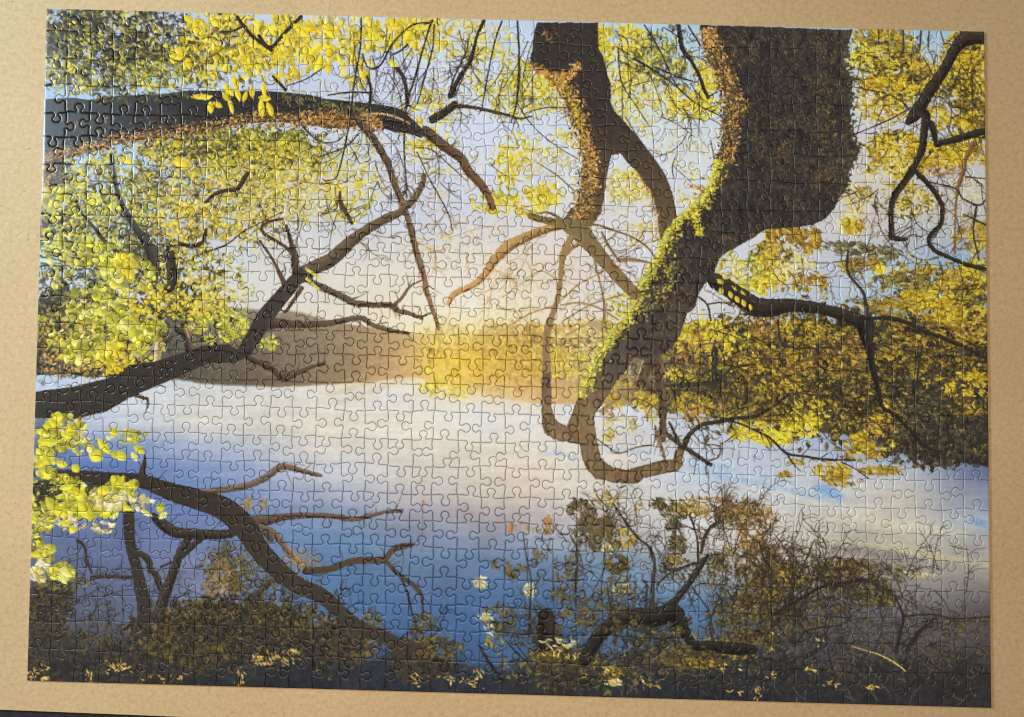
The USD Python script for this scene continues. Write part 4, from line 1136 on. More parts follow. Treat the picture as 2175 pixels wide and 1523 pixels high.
        rim = np.clip(1 - d / 5, 0, 1) * np.clip((1480 - pr.X[i]) / 60, 0, 1) * .35 * low[:, 0]
        return (c / 255 * (1 - rim)[:, None]).astype(np.float32)
    pr.poly(flat(BIG_TRUNK), bark1, rough=3)
    speckle(pr, [1800, 70, 1797, 120, 1806, 160, 1810, 240, 1808, 285, 1824, 318, 1806, 360, 1790, 410], 9, "D", 200, rng, 5)
    speckle(pr, [1502, 58, 1510, 100, 1527, 140, 1545, 180, 1552, 225, 1552, 270, 1549, 310, 1540, 345], 19, "A", 1900, rng, 3.1)
    speckle(pr, [1510, 100, 1527, 140, 1545, 180, 1552, 225, 1552, 270, 1549, 310, 1540, 345], 22, "D", 480, rng, 3.2)
    speckle(pr, [1545, 150, 1570, 200, 1580, 240], 14, "A", 90, rng, 3.6, alpha=.7)
    speckle(pr, moss, 12, "y", 1900, rng, 3.6, side=-1)
    speckle(pr, moss, 16, "D", 420, rng, 3.4, side=-1)
    speckle(pr, moss, 22, "G", 500, rng, 4.2, side=-1, alpha=.8)
    speckle(pr, moss, 6, "L", 800, rng, 3.6)
    speckle(pr, [1470, 455, 1480, 470, 1490, 500], 10, "Y", 70, rng, 4)
    speckle(pr, [1420, 560, 1432, 600, 1390, 640, 1360, 670], 20, "G", 110, rng, 3.6, alpha=.7)
    speckle(pr, [1640, 200, 1680, 300, 1700, 360], 120, "R", 420, rng, 3.4, alpha=.4)
    speckle(pr, [1745, 160, 1755, 240, 1750, 330], 26, "R", 220, rng, 3.4, alpha=.6)
    pr.stroke([(1500, 615, 3), (1543, 641, 3), (1590, 664, 3)], (150, 110, 70), alpha=.6)
    # leaflets hanging over the right limb and the left fork
    for x, y, a, b, an in ((1530, 598, 9, 5, .6), (1540, 590, 7, 3, .2), (1532, 618, 8, 5, 1.2), (1552, 626, 9, 5, 1.2), (1566, 636, 9, 5, 1.1), (1580, 644, 9, 5, 1.2), (1594, 652, 7, 4, 1.1), (1560, 612, 8, 2.5, .8), (1578, 622, 8, 2.5, .7)):
        pr.leaf(x, y, a, b, an, np.array((216, 192, 66), np.float32) / 255)
    for k in range(6):
        pr.leaf(652 + 5 * k, 573 + 3 * k, 8, 2, 1.0, np.array((222, 208, 96), np.float32) / 255)
        pr.leaf(648 + 6 * k, 590 + 5 * k, 8, 2.4, 1.1, np.array((214, 198, 90), np.float32) / 255)
    # the lower left limb, nearer leaves
    pr.poly(flat(LOW_LIMB), lambda i, d: np.array((66, 62, 57), np.float32) / 255 * (1 + .4 * (pr.fine[i] * .6 + pr.mid[i] * .4 - .5))[:, None], rough=1.5)
    strokes(pr, "\n".join(STROKES.strip().splitlines()[58:66]))
    # reflections in the water
    masses(pr, MASS_LOW)
    zones(pr, ZONES_LOW[: ZONES_LOW.index("1045 1340")], rng)
    hairs(pr, rng, ((300, 1390, 240, 60, 60, (120, 98, 66), .5), (620, 1370, 200, 60, 50, (112, 94, 66), .5), (1250, 1350, 170, 90, 70, (60, 54, 46), .6), (1620, 1240, 140, 110, 80, (64, 56, 44), .6), (1820, 1290, 200, 90, 70, (62, 56, 50), .6), (1700, 1420, 380, 60, 110, (140, 122, 92), .4), (1300, 1200, 160, 110, 50, (74, 70, 64), .5), (1900, 1440, 190, 40, 60, (40, 38, 38), .6), (1330, 1230, 130, 120, 70, (58, 54, 50), .65), (1650, 1220, 110, 90, 120, (56, 48, 38), .7), (1830, 1230, 130, 40, 90, (54, 48, 40), .7), (1560, 1120, 80, 60, 60, (96, 76, 50), .6), (1750, 1330, 200, 50, 80, (54, 50, 48), .65), (1310, 1110, 70, 60, 40, (96, 84, 54), .55)))
    web(pr, rng, ((1350, 1250, 220, 120, 34, -95, .5, 90, (58, 54, 50), .7), (1660, 1260, 120, 100, 50, -80, .8, 90, (52, 45, 38), .75), (1860, 1290, 200, 80, 34, -60, .9, 90, (50, 46, 44), .7), (1620, 1420, 470, 50, 50, -40, 1.2, 70, (42, 40, 40), .7), (460, 1340, 330, 80, 44, -80, .9, 70, (46, 42, 40), .7), (150, 1300, 80, 90, 16, -30, .8, 80, (48, 44, 40), .6), (1560, 1130, 70, 60, 30, -80, .8, 70, (84, 66, 44), .7), (1280, 1120, 60, 50, 16, -80, .8, 60, (84, 72, 48), .6), (760, 1390, 160, 50, 30, -70, .9, 60, (44, 42, 44), .7)))
    strokes(pr, REFLECT, rng)
    zones(pr, ZONES_LOW[ZONES_LOW.index("1045 1340"):], rng)
    strokes(pr, "\n".join(REFLECT.strip().splitlines()[:1] + REFLECT.strip().splitlines()[7:12]), rough=1.2, alpha=.8)
    # big leaves in front
    for x, y, a, b, an, c in ((425, 205, 22, 6, 0, 0), (447, 228, 14, 7, 1.5, 0), (462, 222, 12, 6, .5, 1), (490, 225, 20, 5, 1.3, 0), (480, 205, 14, 7, .9, 3), (440, 207, 12, 5, -.3, 2), (505, 200, 16, 6, 1.3, 0), (520, 205, 14, 5, 1.9, 1), (562, 208, 14, 7, .1, 0), (555, 230, 22, 7, 1.5, 0), (573, 232, 18, 7, 1.2, 1), (535, 195, 14, 6, 1.5, 0), (560, 190, 16, 6, 1.4, 0), (485, 190, 18, 8, .9, 0), (500, 175, 18, 7, 1.2, 1), (380, 110, 14, 8, .8, 0), (400, 135, 14, 7, 1.3, 1), (375, 120, 16, 7, .2, 0), (415, 60, 18, 7, 1.4, 0), (400, 40, 14, 7, .6, 1), (455, 45, 18, 8, .8, 0), (640, 65, 24, 9, .7, 0), (660, 60, 22, 8, .3, 1), (610, 85, 16, 8, 1.0, 0), (700, 65, 20, 10, .9, 0), (700, 110, 18, 7, 1.7, 1), (670, 105, 20, 8, 2.4, 0), (680, 130, 16, 7, 1.7, 0), (698, 145, 15, 5, 1.6, 1), (865, 80, 18, 8, 2.0, 0), (880, 95, 12, 6, 1.5, 1), (770, 160, 14, 6, 1.2, 0), (835, 135, 12, 6, .6, 0), (790, 75, 18, 7, 1.1, 0), (840, 50, 18, 8, .8, 1), (380, 345, 12, 10, .4, 0), (395, 350, 10, 9, 1.2, 1), (270, 340, 12, 8, .5, 0), (375, 305, 10, 8, .7, 3)):
        pr.leaf(x, y, a, b, an, np.array(PAL["Y"][c], np.float32) / 255)
    zones(pr, """
210 545 60 40 60 11 L 40 .6 .95
270 580 60 40 70 12 L 50 .6 .95
265 570 25 25 30 14 Y 50 .6 .95
210 650 80 50 60 12 L 30 .65 .95
300 715 40 40 60 13 L 60 .65 .95
180 740 70 30 60 12 L * .65 .95
250 670 30 20 30 13 L 20 .6 .95
240 760 30 30 60 10 Y 50 .6 .95
130 560 30 50 40 10 L 70 .55 .9
110 425 20 40 40 12 L 80 .5 .95
320 640 60 40 60 7 Y * .6 .9
""", rng)
    # round pale leaves by the left edge over the water
    pr.poly([66, 1020, 120, 1012, 260, 1030, 290, 1060, 270, 1082, 150, 1090, 60, 1100], (58, 56, 46), rough=12, soft=6, alpha=.85, var=.6)
    pr.poly([72, 895, 110, 885, 150, 900, 170, 930, 140, 960, 80, 980], (72, 76, 84), rough=12, soft=8, alpha=.6, var=.6)
    zones(pr, """
130 905 50 24 40 11 L * .7 .95
110 935 40 40 60 13 L 30 .7 .95
150 915 50 40 50 10 G * .6 .9
160 930 30 16 26 7 W * .5 .9
95 985 24 30 60 12 L 50 .65 .95
180 945 60 24 30 8 G 30 .5 .9
270 925 40 16 50 9 L 20 .45 .9
130 1060 80 40 240 12 L * .6 .95
190 1070 90 30 160 12 L * .6 .95
110 1040 60 24 60 10 D * .5 .8
120 1020 50 12 50 8 G * .5 .9
260 1030 36 16 40 10 L * .7 .95
250 1065 70 20 110 9 W * .5 .9
110 1095 50 24 80 9 L * .6 .95
80 1130 24 40 60 8 L 40 .55 .9
150 1110 50 16 40 8 W 30 .5 .9
220 1120 24 12 50 9 W 30 .4 .9
90 1180 26 24 60 8 L 30 .55 .9
85 1215 24 24 80 9 W 30 .5 .9
130 1215 26 16 80 11 L 40 .5 .95
75 1140 14 60 40 6 O * .5 .8
""", rng)
    for x, y, a, b, an, c in ((122, 885, 12, 11, 0, 1), (112, 897, 14, 7, .6, 0), (100, 905, 10, 8, .2, 0), (150, 908, 11, 10, .6, 0), (180, 908, 10, 4, 1.9, 3), (100, 938, 22, 11, .1, 0), (140, 925, 12, 9, .4, 1), (220, 948, 22, 8, .9, 1), (240, 918, 12, 7, .5, 0), (203, 968, 17, 14, .5, 1), (192, 955, 12, 8, 1.0, 3), (255, 968, 16, 10, .5, 1), (242, 965, 8, 8, .4, 2), (295, 955, 14, 8, .6, 0), (285, 970, 12, 6, 1.0, 3), (95, 975, 17, 10, .9, 0), (85, 985, 14, 8, -.6, 0), (130, 986, 14, 8, .2, 1), (160, 995, 11, 9, .9, 0), (115, 980, 8, 8, .3, 5), (248, 1022, 17, 12, .8, 0), (278, 1030, 10, 9, .5, 1), (277, 1045, 9, 8, .3, 2), (220, 1042, 14, 11, .4, 1), (160, 1045, 18, 10, .3, 0), (140, 1035, 16, 7, -.2, 1), (112, 1075, 26, 12, .9, 2), (125, 1085, 22, 11, .4, 0), (180, 1085, 22, 12, 1.1, 0), (340, 1078, 10, 11, .4, 2), (345, 1095, 12, 7, -.6, 3), (310, 1090, 16, 5, .5, 3), (270, 1080, 12, 6, .3, 1), (153, 1125, 9, 9, .6, 1), (137, 1112, 10, 6, .5, 0), (110, 1165, 12, 8, .7, 2), (75, 1178, 12, 7, .2, 0), (120, 1222, 16, 9, .8, 2), (140, 1218, 16, 7, .5, 3), (132, 1230, 16, 6, .9, 3)):
        pr.leaf(x, y, a, b, an, np.array(PAL["L"][c], np.float32) / 255)
    # sunlit straw along the bottom of the sheet
    for cx, cy, rx, ry, n, ang in ((66, 1436, 12, 10, 26, .5), (90, 1420, 16, 6, 12, .2), (95, 1442, 14, 4, 16, .1), (190, 1434, 16, 10, 20, .9), (245, 1415, 22, 12, 34, .5), (270, 1424, 20, 8, 16, -.3), (340, 1440, 20, 8, 14, .7), (385, 1440, 20, 8, 10, .8), (510, 1440, 14, 20, 24, 1.2), (550, 1398, 14, 10, 34, .5), (580, 1392, 16, 8, 26, .8), (605, 1400, 22, 14, 36, .4), (625, 1385, 10, 8, 18, .9), (560, 1410, 20, 4, 18, .1), (885, 1440, 14, 10, 20, .8), (950, 1442, 24, 10, 26, .4), (1000, 1448, 22, 10, 30, .5), (1015, 1430, 8, 12, 18, 1.2), (1175, 1385, 22, 8, 26, .3), (1215, 1395, 20, 10, 18, 1.1), (1290, 1425, 18, 10, 24, .9), (1305, 1447, 18, 6, 24, .2), (1640, 1435, 16, 6, 10, .5), (1725, 1424, 24, 8, 16, .2), (1850, 1460, 14, 5, 16, .3), (1610, 1475, 8, 16, 14, 1.3), (1380, 1450, 30, 8, 12, .3), (1760, 1452, 20, 5, 10, .4), (1540, 1420, 30, 8, 12, .5), (1645, 1345, 10, 6, 8, .5), (1745, 1365, 10, 6, 8, .6), (1560, 1470, 20, 8, 10, .3)):
        for _ in range(n):
            c = ((228, 190, 110), (206, 158, 72), (236, 212, 150), (176, 140, 70), (214, 176, 60))[rng.integers(5)]
            s = rng.uniform(2.5, 6.5)
            if rng.random() < .4:
                continue
            pr.leaf(cx + rng.normal(0, .55) * rx, cy + rng.normal(0, .55) * ry, s, s * rng.uniform(.18, .4), ang + rng.normal(0, .6), np.array(c, np.float32) / 255, .9)
    # fine grain of the printed photograph
    pr.C *= (1 + .05 * (pr.fine - .5))[:, None]
    out = np.empty_like(pr.C)
    out[pr.order] = np.clip(pr.C, .02, 1)
    return out
# ---------------------------------------------------------------- materials
def board_material():
    n = {
        "tc": ("texture_coordinate", {}),
        "stretch": ("mapping", {"scale": (1.0, 1.0, 1.0), "rotation": (0, 0, 0.5)}),
        "tone": ("noise_texture", {"scale": 9.0, "detail": 3.0, "roughness": 0.55}),
        "grain": ("noise_texture", {"scale": 300.0, "detail": 4.0, "roughness": 0.75}),
        "chip": ("noise_texture", {"scale": 520.0, "detail": 1.0, "roughness": 0.6, "distortion": 1.6}),
        "fibre": ("noise_texture", {"scale": 330.0, "detail": 2.0, "roughness": 0.6, "distortion": 2.5}),
        "grain_ramp": ("rgb_ramp", {"ramp": [(0.25, (.78, .76, .73)), (0.5, (1, 1, 1)), (0.75, (1.14, 1.15, 1.17))]}),
        "tone_ramp": ("rgb_ramp", {"ramp": [(0.3, (.96, .955, .94)), (0.7, (1.04, 1.045, 1.05))]}),
        "dark": ("rgb_ramp", {"ramp": [(0.0, (.30, .27, .22)), (0.20, (.42, .38, .32)), (0.27, (.82, .80, .76)), (0.34, (1, 1, 1)), (1, (1, 1, 1))]}),
        "light": ("rgb_ramp", {"ramp": [(0.0, (1, 1, 1)), (0.63, (1, 1, 1)), (0.71, (1.22, 1.25, 1.30)), (1, (1.32, 1.36, 1.42))]}),
        "a": ("mix_color", {"blend_type": "multiply", "fac": 1.0, "a": BOARD_COL}),
        "b": ("mix_color", {"blend_type": "multiply", "fac": 1.0}),
        "c": ("mix_color", {"blend_type": "multiply", "fac": 1.0}),
        "d": ("mix_color", {"blend_type": "multiply", "fac": 1.0}),
        "bump": ("bump", {"strength": 0.25, "distance": 0.0004}),
        "p": ("principled_bsdf", {"roughness": 0.62, "specular_ior_level": 0.25}),
    }
    l = [("tc.object", "stretch.vector"), ("tc.object", "tone.vector"), ("tc.object", "grain.vector"), ("tc.object", "chip.vector"), ("stretch.vector", "fibre.vector"),
         ("grain.fac", "grain_ramp.fac"), ("tone.fac", "tone_ramp.fac"), ("chip.fac", "dark.fac"), ("fibre.fac", "light.fac"),
         ("tone_ramp.color", "a.b"), ("a.result", "b.a"), ("grain_ramp.color", "b.b"), ("b.result", "c.a"), ("dark.color", "c.b"), ("c.result", "d.a"), ("light.color", "d.b"),
         ("d.result", "p.base_color"), ("grain.fac", "bump.height"), ("bump.normal", "p.normal")]
    return usdkit.material(stage, "/World/Looks/hardboard", n, l, surface="p.BSDF")


def simple(name, colour, rough, spec=0.3, noise=None):
    n = {"p": ("principled_bsdf", {"base_color": colour, "roughness": rough, "specular_ior_level": spec})}
    l = []
    if noise:
        n |= {"tc": ("texture_coordinate", {}), "n": ("noise_texture", {"scale": noise, "detail": 4.0, "roughness": 0.7}),
              "r": ("rgb_ramp", {"ramp": [(0.3, tuple(c * .45 for c in colour)), (0.75, tuple(c * 1.9 for c in colour))]})}
        l = [("tc.object", "n.vector"), ("n.fac", "r.fac"), ("r.color", "p.base_color")]
    return usdkit.material(stage, "/World/Looks/" + name, n, l, surface="p.BSDF")


BOARD_COL = (0.64, 0.462, 0.255)
hardboard = board_material()
board_edge = simple("hardboard_edge", (0.34, 0.23, 0.13), 0.8, 0.2, 300.0)
dark_table = simple("dark_table_top", (0.020, 0.020, 0.022), 0.55, 0.4, 160.0)
printed = usdkit.material(stage, "/World/Looks/printed_card", {
    "ink": ("attribute", {"attribute": "ink"}),
    "tc": ("texture_coordinate", {}),
    "n": ("noise_texture", {"scale": 900.0, "detail": 2.0, "roughness": 0.6}),
    "bump": ("bump", {"strength": 0.06, "distance": 0.0002}),
    "p": ("principled_bsdf", {"roughness": PRINT_ROUGH, "specular_ior_level": PRINT_SPEC}),
}, [("ink.color", "p.base_color"), ("tc.object", "n.vector"), ("n.fac", "bump.height"), ("bump.normal", "p.normal")], surface="p.BSDF")

# ---------------------------------------------------------------- the jigsaw: 40 x 25 pieces cut from one sheet
W, H, SKEW, THICK = 0.683, 0.484569, -0.017073, 0.0017
CORNERS = np.array([(98, 17), (2092, 66), (2107, 1505), (56, 1447)], float)      # the sheet's corners in print units


def homography(src, dst):
    a = []
    for (x, y), (u, v) in zip(src, dst):
        a += [[x, y, 1, 0, 0, 0, -u * x, -u * y, -u], [0, 0, 0, x, y, 1, -v * x, -v * y, -v]]
    return np.linalg.svd(np.array(a))[2][-1].reshape(3, 3)


def apply(h, p):
    q = np.column_stack([p, np.ones(len(p))]) @ h.T
    return q[:, :2] / q[:, 2:]


SHEET = np.array([(-W / 2, H / 2), (W / 2, H / 2), (W / 2, -H / 2), (-W / 2, -H / 2)])   # before the slight skew
TO_PRINT, TO_SHEET = homography(SHEET, CORNERS), homography(CORNERS, SHEET)
COLS = [88, 133, 184, 232, 280, 336, 381, 433, 481, 530, 583, 632, 679, 736, 783, 831, 881, 927, 980, 1028, 1079, 1131, 1183, 1232, 1285, 1336, 1386, 1437, 1487, 1535, 1589, 1638, 1687, 1737, 1787, 1840, 1893, 1944, 1994, 2045, 2097]
ROWS = [17, 66, 123, 179, 238, 288, 346, 408, 455, 514, 565, 629, 687, 738, 794, 852, 912, 968, 1029, 1085, 1139, 1203, 1263, 1318, 1378, 1447]
xs = apply(TO_SHEET, np.array([(c, 420 + (c - 88) * .026) for c in COLS], float))[:, 0]
ys = apply(TO_SHEET, np.array([(110 - (r - 17) * .03, r) for r in ROWS], float))[:, 1]
xs[0], xs[-1], ys[0], ys[-1] = -W / 2, W / 2, H / 2, -H / 2
NX, NY = len(xs) - 1, len(ys) - 1
rng = np.random.default_rng(5)
G = np.stack(np.meshgrid(xs, ys), -1)                                          # [row, column] corner points
j = rng.uniform(-.0011, .0011, G.shape)
j[:, 0, 0] = j[:, -1, 0] = 0
j[0, :, 1] = j[-1, :, 1] = 0
G += j
# the cutting line between two corners: nearly straight shoulders, a waisted neck and a round head
KNOB = np.array([(0, 0), (.12, .004), (.26, .004), (.335, -.004), (.392, .022), (.415, .075), (.402, .13), (.356, .185), (.334, .26), (.365, .345), (.432, .392), (.50, .402)])
KNOB = np.vstack([KNOB, (KNOB[::-1] * (-1, 1) + (1, 0))[1:]])


def spline(p, n):
    e = np.vstack([2 * p[0] - p[1], p, 2 * p[-1] - p[-2]])
    out = []
    for k in range(1, len(e) - 2):
        for t in np.arange(n) / n:
            out.append(.5 * (2 * e[k] + (e[k + 1] - e[k - 1]) * t + (2 * e[k - 1] - 5 * e[k] + 4 * e[k + 1] - e[k + 2]) * t * t + (3 * e[k] - e[k - 1] - 3 * e[k + 1] + e[k + 2]) * t ** 3))
    return np.array(out + [p[-1]])


def cut(a, b, way):
    k = KNOB.copy()
    L = np.hypot(*(b - a))
    head = np.abs(k[:, 0] - .5) < .17
    size = .0179 / L * rng.uniform(.95, 1.06)                                   # knobs have one size whatever the side's length
    shift = rng.uniform(-.07, .07)
    mid = k[:, 0] - .5
    k[:, 0] = .5 + np.where(head, mid * size + shift, mid + shift * (1 - np.abs(mid) * 2))
    tall = size * rng.uniform(.9, 1.08)
    k[:, 1] = k[:, 1] * np.where(head, tall, 1) + np.sin(k[:, 0] * np.pi) * rng.uniform(-.012, .012)
    k[1:-1, 0] += rng.normal(0, .003, len(k) - 2)
    k[1:-1, 1] += rng.normal(0, .003, len(k) - 2)
    k[1:4, 1] += rng.uniform(-.02, .03)
    k[-4:-1, 1] += rng.uniform(-.02, .03)
    k = spline(k, 2)
    d = b - a
    n = np.array([-d[1], d[0]]) * way
    return a + k[:, :1] * d + k[:, 1:] * n


def straight(a, b, way):
    return a + (b - a) * np.linspace(0, 1, 22)[:, None]


# which way each knob points: most pieces carry two knobs and two sockets
hw, vw = rng.choice((-1, 1), (NY + 1, NX)), rng.choice((-1, 1), (NY, NX + 1))      # +1: a row knob points up, a column knob points right


def strain(r, c):
    if not (0 <= r < NY and 0 <= c < NX):
        return 0.0
    t, b, l, e = hw[r, c] < 0, hw[r + 1, c] > 0, vw[r, c] > 0, vw[r, c + 1] < 0     # sockets cut into this piece
    s = int(t) + int(b) + int(l) + int(e)
    return (s - 2) ** 2 * (3 if s > 2 else 1.2) + .7 * ((t and l) + (t and e) + (b and l) + (b and e))


for _ in range(6):
    for r in range(NY):
        for c in range(NX):
            for a, q, near in ((hw, (r + 1, c), ((r, c), (r + 1, c))), (vw, (r, c + 1), ((r, c), (r, c + 1)))):
                before = sum(strain(*k) for k in near)
                a[q] *= -1
                if sum(strain(*k) for k in near) > before - (.2 if _ < 2 and rng.random() < .25 else 0):
                    a[q] *= -1
HOR = [[(straight if r in (0, NY) else cut)(G[r, c], G[r, c + 1], hw[r, c]) for c in range(NX)] for r in range(NY + 1)]
VER = [[(straight if c in (0, NX) else cut)(G[r, c], G[r + 1, c], vw[r, c]) for c in range(NX + 1)] for r in range(NY)]
print("sockets per piece", np.bincount([int(hw[r, c] < 0) + int(hw[r + 1, c] > 0) + int(vw[r, c] > 0) + int(vw[r, c + 1] < 0) for r in range(1, NY - 1) for c in range(1, NX - 1)]))


def ring_normals(p):
    e = np.roll(p, -1, 0) - p
    e /= np.maximum(np.hypot(e[:, 0], e[:, 1]), 1e-9)[:, None]
    t = e + np.roll(e, 1, 0)
    t /= np.maximum(np.hypot(t[:, 0], t[:, 1]), 1e-9)[:, None]
    return np.stack([-t[:, 1], t[:, 0]], 1)                                      # inwards for a counter-clockwise ring


STEP = 0.00060
GAP, BEVEL = 0.00013, ((0.0, THICK - .00045), (0.00012, THICK - .00019), (0.00032, THICK - .00005), (0.00062, THICK))


def piece(r, c):
    """Vertices (sheet x, y, z), faces and the share of bare card of one piece."""
    top, right, bottom, left = HOR[r][c], VER[r][c + 1], HOR[r + 1][c], VER[r][c]
    loop = np.vstack([left[:-1], bottom[:-1], right[::-1][:-1], top[::-1][:-1]])  # counter-clockwise
    keep = np.hypot(*(np.roll(loop, -1, 0) - loop).T) > 1e-5
    loop = loop[keep]
    nrm = ring_normals(loop)
    m = len(loop)
    rings, zs = [loop + nrm * GAP], [0.0]
    for off, z in BEVEL:
        rings.append(loop + nrm * (GAP + off))
        zs.append(z)
    last = rings[-1]
    poly = shapely.Polygon(last).buffer(0)
    core = poly.buffer(-STEP * .5)
    x0, y0, x1, y1 = poly.bounds
    gx = np.arange(math.floor(x0 / STEP), math.ceil(x1 / STEP) + 1)
    gy = np.arange(math.floor(y0 / STEP), math.ceil(y1 / STEP) + 1)
    gx, gy = np.meshgrid(gx, gy)
    gx = (gx + .5 * (gy % 2)) * STEP
    gy = gy * STEP
    q = np.stack([gx.ravel(), gy.ravel()], 1)
    q = q[shapely.contains_xy(core, q[:, 0], q[:, 1])]
    flat_pts = np.vstack([last, q])
    tri = Delaunay(flat_pts).simplices
    ce = flat_pts[tri].mean(1)
    a, b, d = flat_pts[tri[:, 0]], flat_pts[tri[:, 1]], flat_pts[tri[:, 2]]
    area = (b[:, 0] - a[:, 0]) * (d[:, 1] - a[:, 1]) - (b[:, 1] - a[:, 1]) * (d[:, 0] - a[:, 0])
    ok = shapely.contains_xy(poly, ce[:, 0], ce[:, 1]) & (np.abs(area) > 1e-12)
    tri, area = tri[ok], area[ok]
    tri[area < 0] = tri[area < 0][:, ::-1]
    v = [np.column_stack([p, np.full(m, z)]) for p, z in zip(rings, zs)]
    v.append(np.column_stack([q, np.full(len(q), THICK)]))
    v = np.vstack(v)
    i = np.arange(m)
    k = np.roll(i, -1)
    f = []
    for s in range(len(rings) - 1):
        a, b = s * m, (s + 1) * m
        f += [np.stack([a + i, a + k, b + k], 1), np.stack([a + i, b + k, b + i], 1)]
    f.append(tri + (len(rings) - 1) * m)
    n = np.zeros_like(v)
    n[:m, :2] = n[m:2 * m, :2] = -nrm
    for s, (up) in zip(range(2, len(rings)), (0.9, 2.0, 5.0)):
        n[s * m:(s + 1) * m, :2] = -nrm
        n[s * m:(s + 1) * m, 2] = up
    n[m:2 * m, 2] = .25
    n[len(rings) * m:, 2] = 1
    n /= np.linalg.norm(n, axis=1)[:, None]
    bare = np.zeros(len(v), bool)
    bare[:m] = True
    # pieces never lie perfectly level
    tilt = rng.normal(0, .0018, 2)
    cx, cy = loop.mean(0)
    v[:, 2] += np.where(v[:, 2] > 0, (v[:, 0] - cx) * tilt[0] + (v[:, 1] - cy) * tilt[1] + rng.normal(0, .00003), 0)
    n[:, :2] -= np.where(n[:, 2:] > .2, tilt[None], 0)
    n /= np.linalg.norm(n, axis=1)[:, None]
    return v, np.vstack(f), n, bare


made = [piece(r, c) for r in range(NY) for c in range(NX)]
allv = np.vstack([p[0] for p in made])
uv = apply(TO_PRINT, allv[:, :2])
look = paint(uv[:, 0], uv[:, 1])


def linear(c):
    return np.where(c <= .04045, c / 12.92, ((c + .055) / 1.055) ** 2.4)


# the traced tones were read under the room's uneven lamp light; dividing that light out leaves the ink's own colour
sx, sy = allv[:, 0] / (W / 2), allv[:, 1] / (H / 2)
basis = np.stack([np.ones_like(sx), sx, sy, sx * sx, sx * sy, sy * sy, sx ** 3, sx * sx * sy, sx * sy * sy, sy ** 3], 1)
light = np.exp(basis @ np.array(LIGHT_FIT).T)
gloss = np.exp(basis @ np.array(SHEEN_FIT).T)
ink = np.clip((linear(look) - gloss) / light, .004, .96)
bare = np.concatenate([p[3] for p in made])
ink[bare] = (.30, .27, .23)
allv[:, 0] += SKEW * allv[:, 1]

jig = UsdGeom.Xform.Define(stage, "/World/jigsaw_puzzle")
tag(jig.GetPrim(), "assembled jigsaw puzzle printed with a sunlit lake under mossy trees, lying on bare hardboard", "jigsaw puzzle")


def define(path, v, f, n, c):
    m = UsdGeom.Mesh.Define(stage, path)
    m.CreatePointsAttr(Vt.Vec3fArray.FromNumpy(v.astype(np.float32)))
    m.CreateFaceVertexCountsAttr(Vt.IntArray.FromNumpy(np.full(len(f), 3, np.int32)))
    m.CreateFaceVertexIndicesAttr(Vt.IntArray.FromNumpy(f.astype(np.int32).ravel()))
    m.CreateSubdivisionSchemeAttr("none")
    m.CreateNormalsAttr(Vt.Vec3fArray.FromNumpy(n.astype(np.float32)))
    m.SetNormalsInterpolation("vertex")
    UsdGeom.PrimvarsAPI(m).CreatePrimvar("ink", Sdf.ValueTypeNames.Color3fArray, "vertex").Set(Vt.Vec3fArray.FromNumpy(c.astype(np.float32)))
    UsdShade.MaterialBindingAPI.Apply(m.GetPrim()).Bind(printed)
    return m


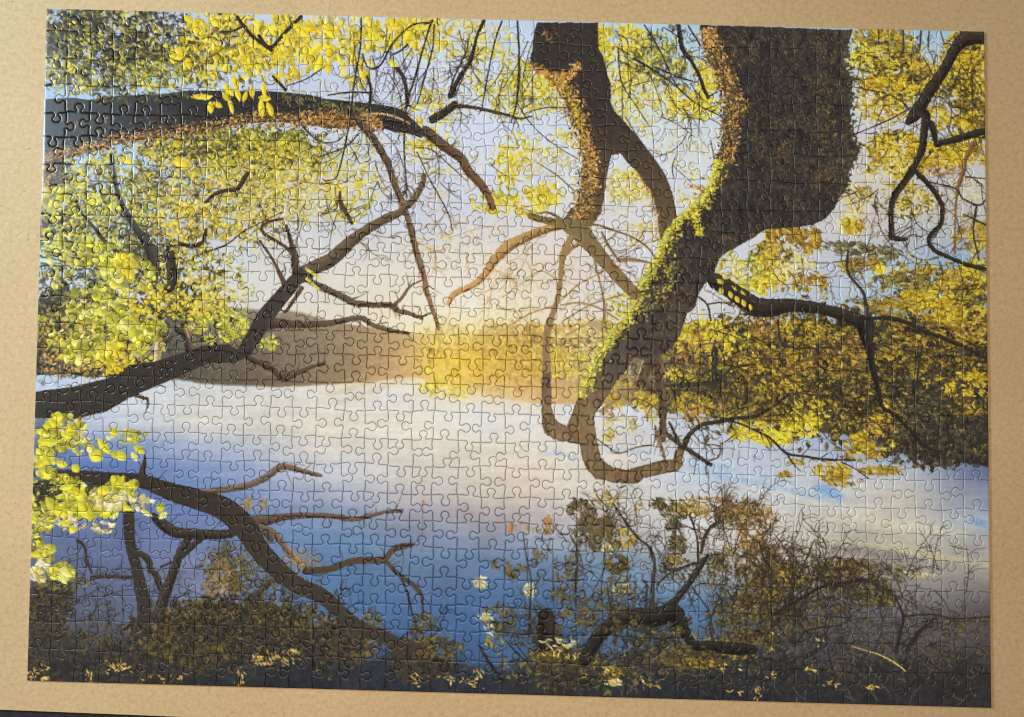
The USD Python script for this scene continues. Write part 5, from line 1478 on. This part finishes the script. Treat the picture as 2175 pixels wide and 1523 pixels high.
# the 300 pieces that show largest are parts of their own, the others one part
sizes = np.array([len(p[0]) for p in made])
ends = np.cumsum(sizes)
shown = np.array([shapely.Polygon(apply(TO_PRINT, np.vstack([VER[r][c][:-1], HOR[r + 1][c][:-1], VER[r][c + 1][::-1][:-1], HOR[r][c][::-1][:-1]]))).area for r in range(NY) for c in range(NX)])
large = set(np.argsort(-shown, kind="stable")[:300].tolist())
rest, off, count = [], 0, 0
for k, (v, f, n, b) in enumerate(made):
    s = slice(ends[k] - sizes[k], ends[k])
    if k in large:
        define("/World/jigsaw_puzzle/puzzle_piece" + ("_%03d" % count if count else ""), allv[s], f, n, ink[s])
        count += 1
    else:
        rest.append((allv[s], f + off, n, ink[s]))
        off += sizes[k]
m = define("/World/jigsaw_puzzle/puzzle_pieces", *[np.vstack([q[i] for q in rest]) for i in range(4)])
tag(m.GetPrim(), kind="stuff")
print("vertices", len(allv), "triangles", sum(len(p[1]) for p in made))

# ---------------------------------------------------------------- the hardboard underneath and the dark table below it
def slab(path, pts, z0, z1, top, side, chamfer):
    """A flat panel with eased edges."""
    poly = shapely.Polygon(pts)
    outer, inner = np.array(poly.exterior.coords)[:-1], np.array(poly.buffer(-chamfer, join_style=2).exterior.coords)[:-1]
    if shapely.LinearRing(outer).is_ccw is False:
        outer = outer[::-1]
    if shapely.LinearRing(inner).is_ccw is False:
        inner = inner[::-1]
    inner = np.array([inner[np.argmin(np.hypot(*(inner - o).T))] for o in outer])
    k = len(outer)
    v = np.vstack([np.column_stack([outer, np.full(k, z0)]), np.column_stack([outer, np.full(k, z1 - chamfer)]), np.column_stack([inner, np.full(k, z1)])])
    i = np.arange(k)
    n = np.roll(i, -1)
    f = [[0, a + 2 - 1 + 1, a + 1] for a in range(k - 2)]
    for s in (0, 1):
        for a, b in zip(i, n):
            f += [[s * k + a, s * k + b, (s + 1) * k + b], [s * k + a, (s + 1) * k + b, (s + 1) * k + a]]
    f += [[2 * k, 2 * k + a + 1, 2 * k + a + 2] for a in range(k - 2)]
    return usdkit.mesh(stage, path, (v, np.array(f)), top)


slope = -0.037
def edge_y(x):
    return EDGE_Y0 + (x + .36) * EDGE_SLOPE
b = slab("/World/hardboard_sheet", [(-.55, edge_y(-.55)), (.55, edge_y(.55)), (.55, .42), (-.55, .42)], -.0032, -.00003, hardboard, board_edge, .00025)
tag(b.GetPrim(), "large bare tan hardboard sheet with fine flecks under the puzzle", "board")
t = slab("/World/table_top", [(-1.2, -1.0), (1.2, -1.0), (1.2, 1.0), (-1.2, 1.0)], -.045, -.0033, dark_table, dark_table, .002)
tag(t.GetPrim(), "dark table top showing in the lower left corner below the hardboard edge", kind="structure")
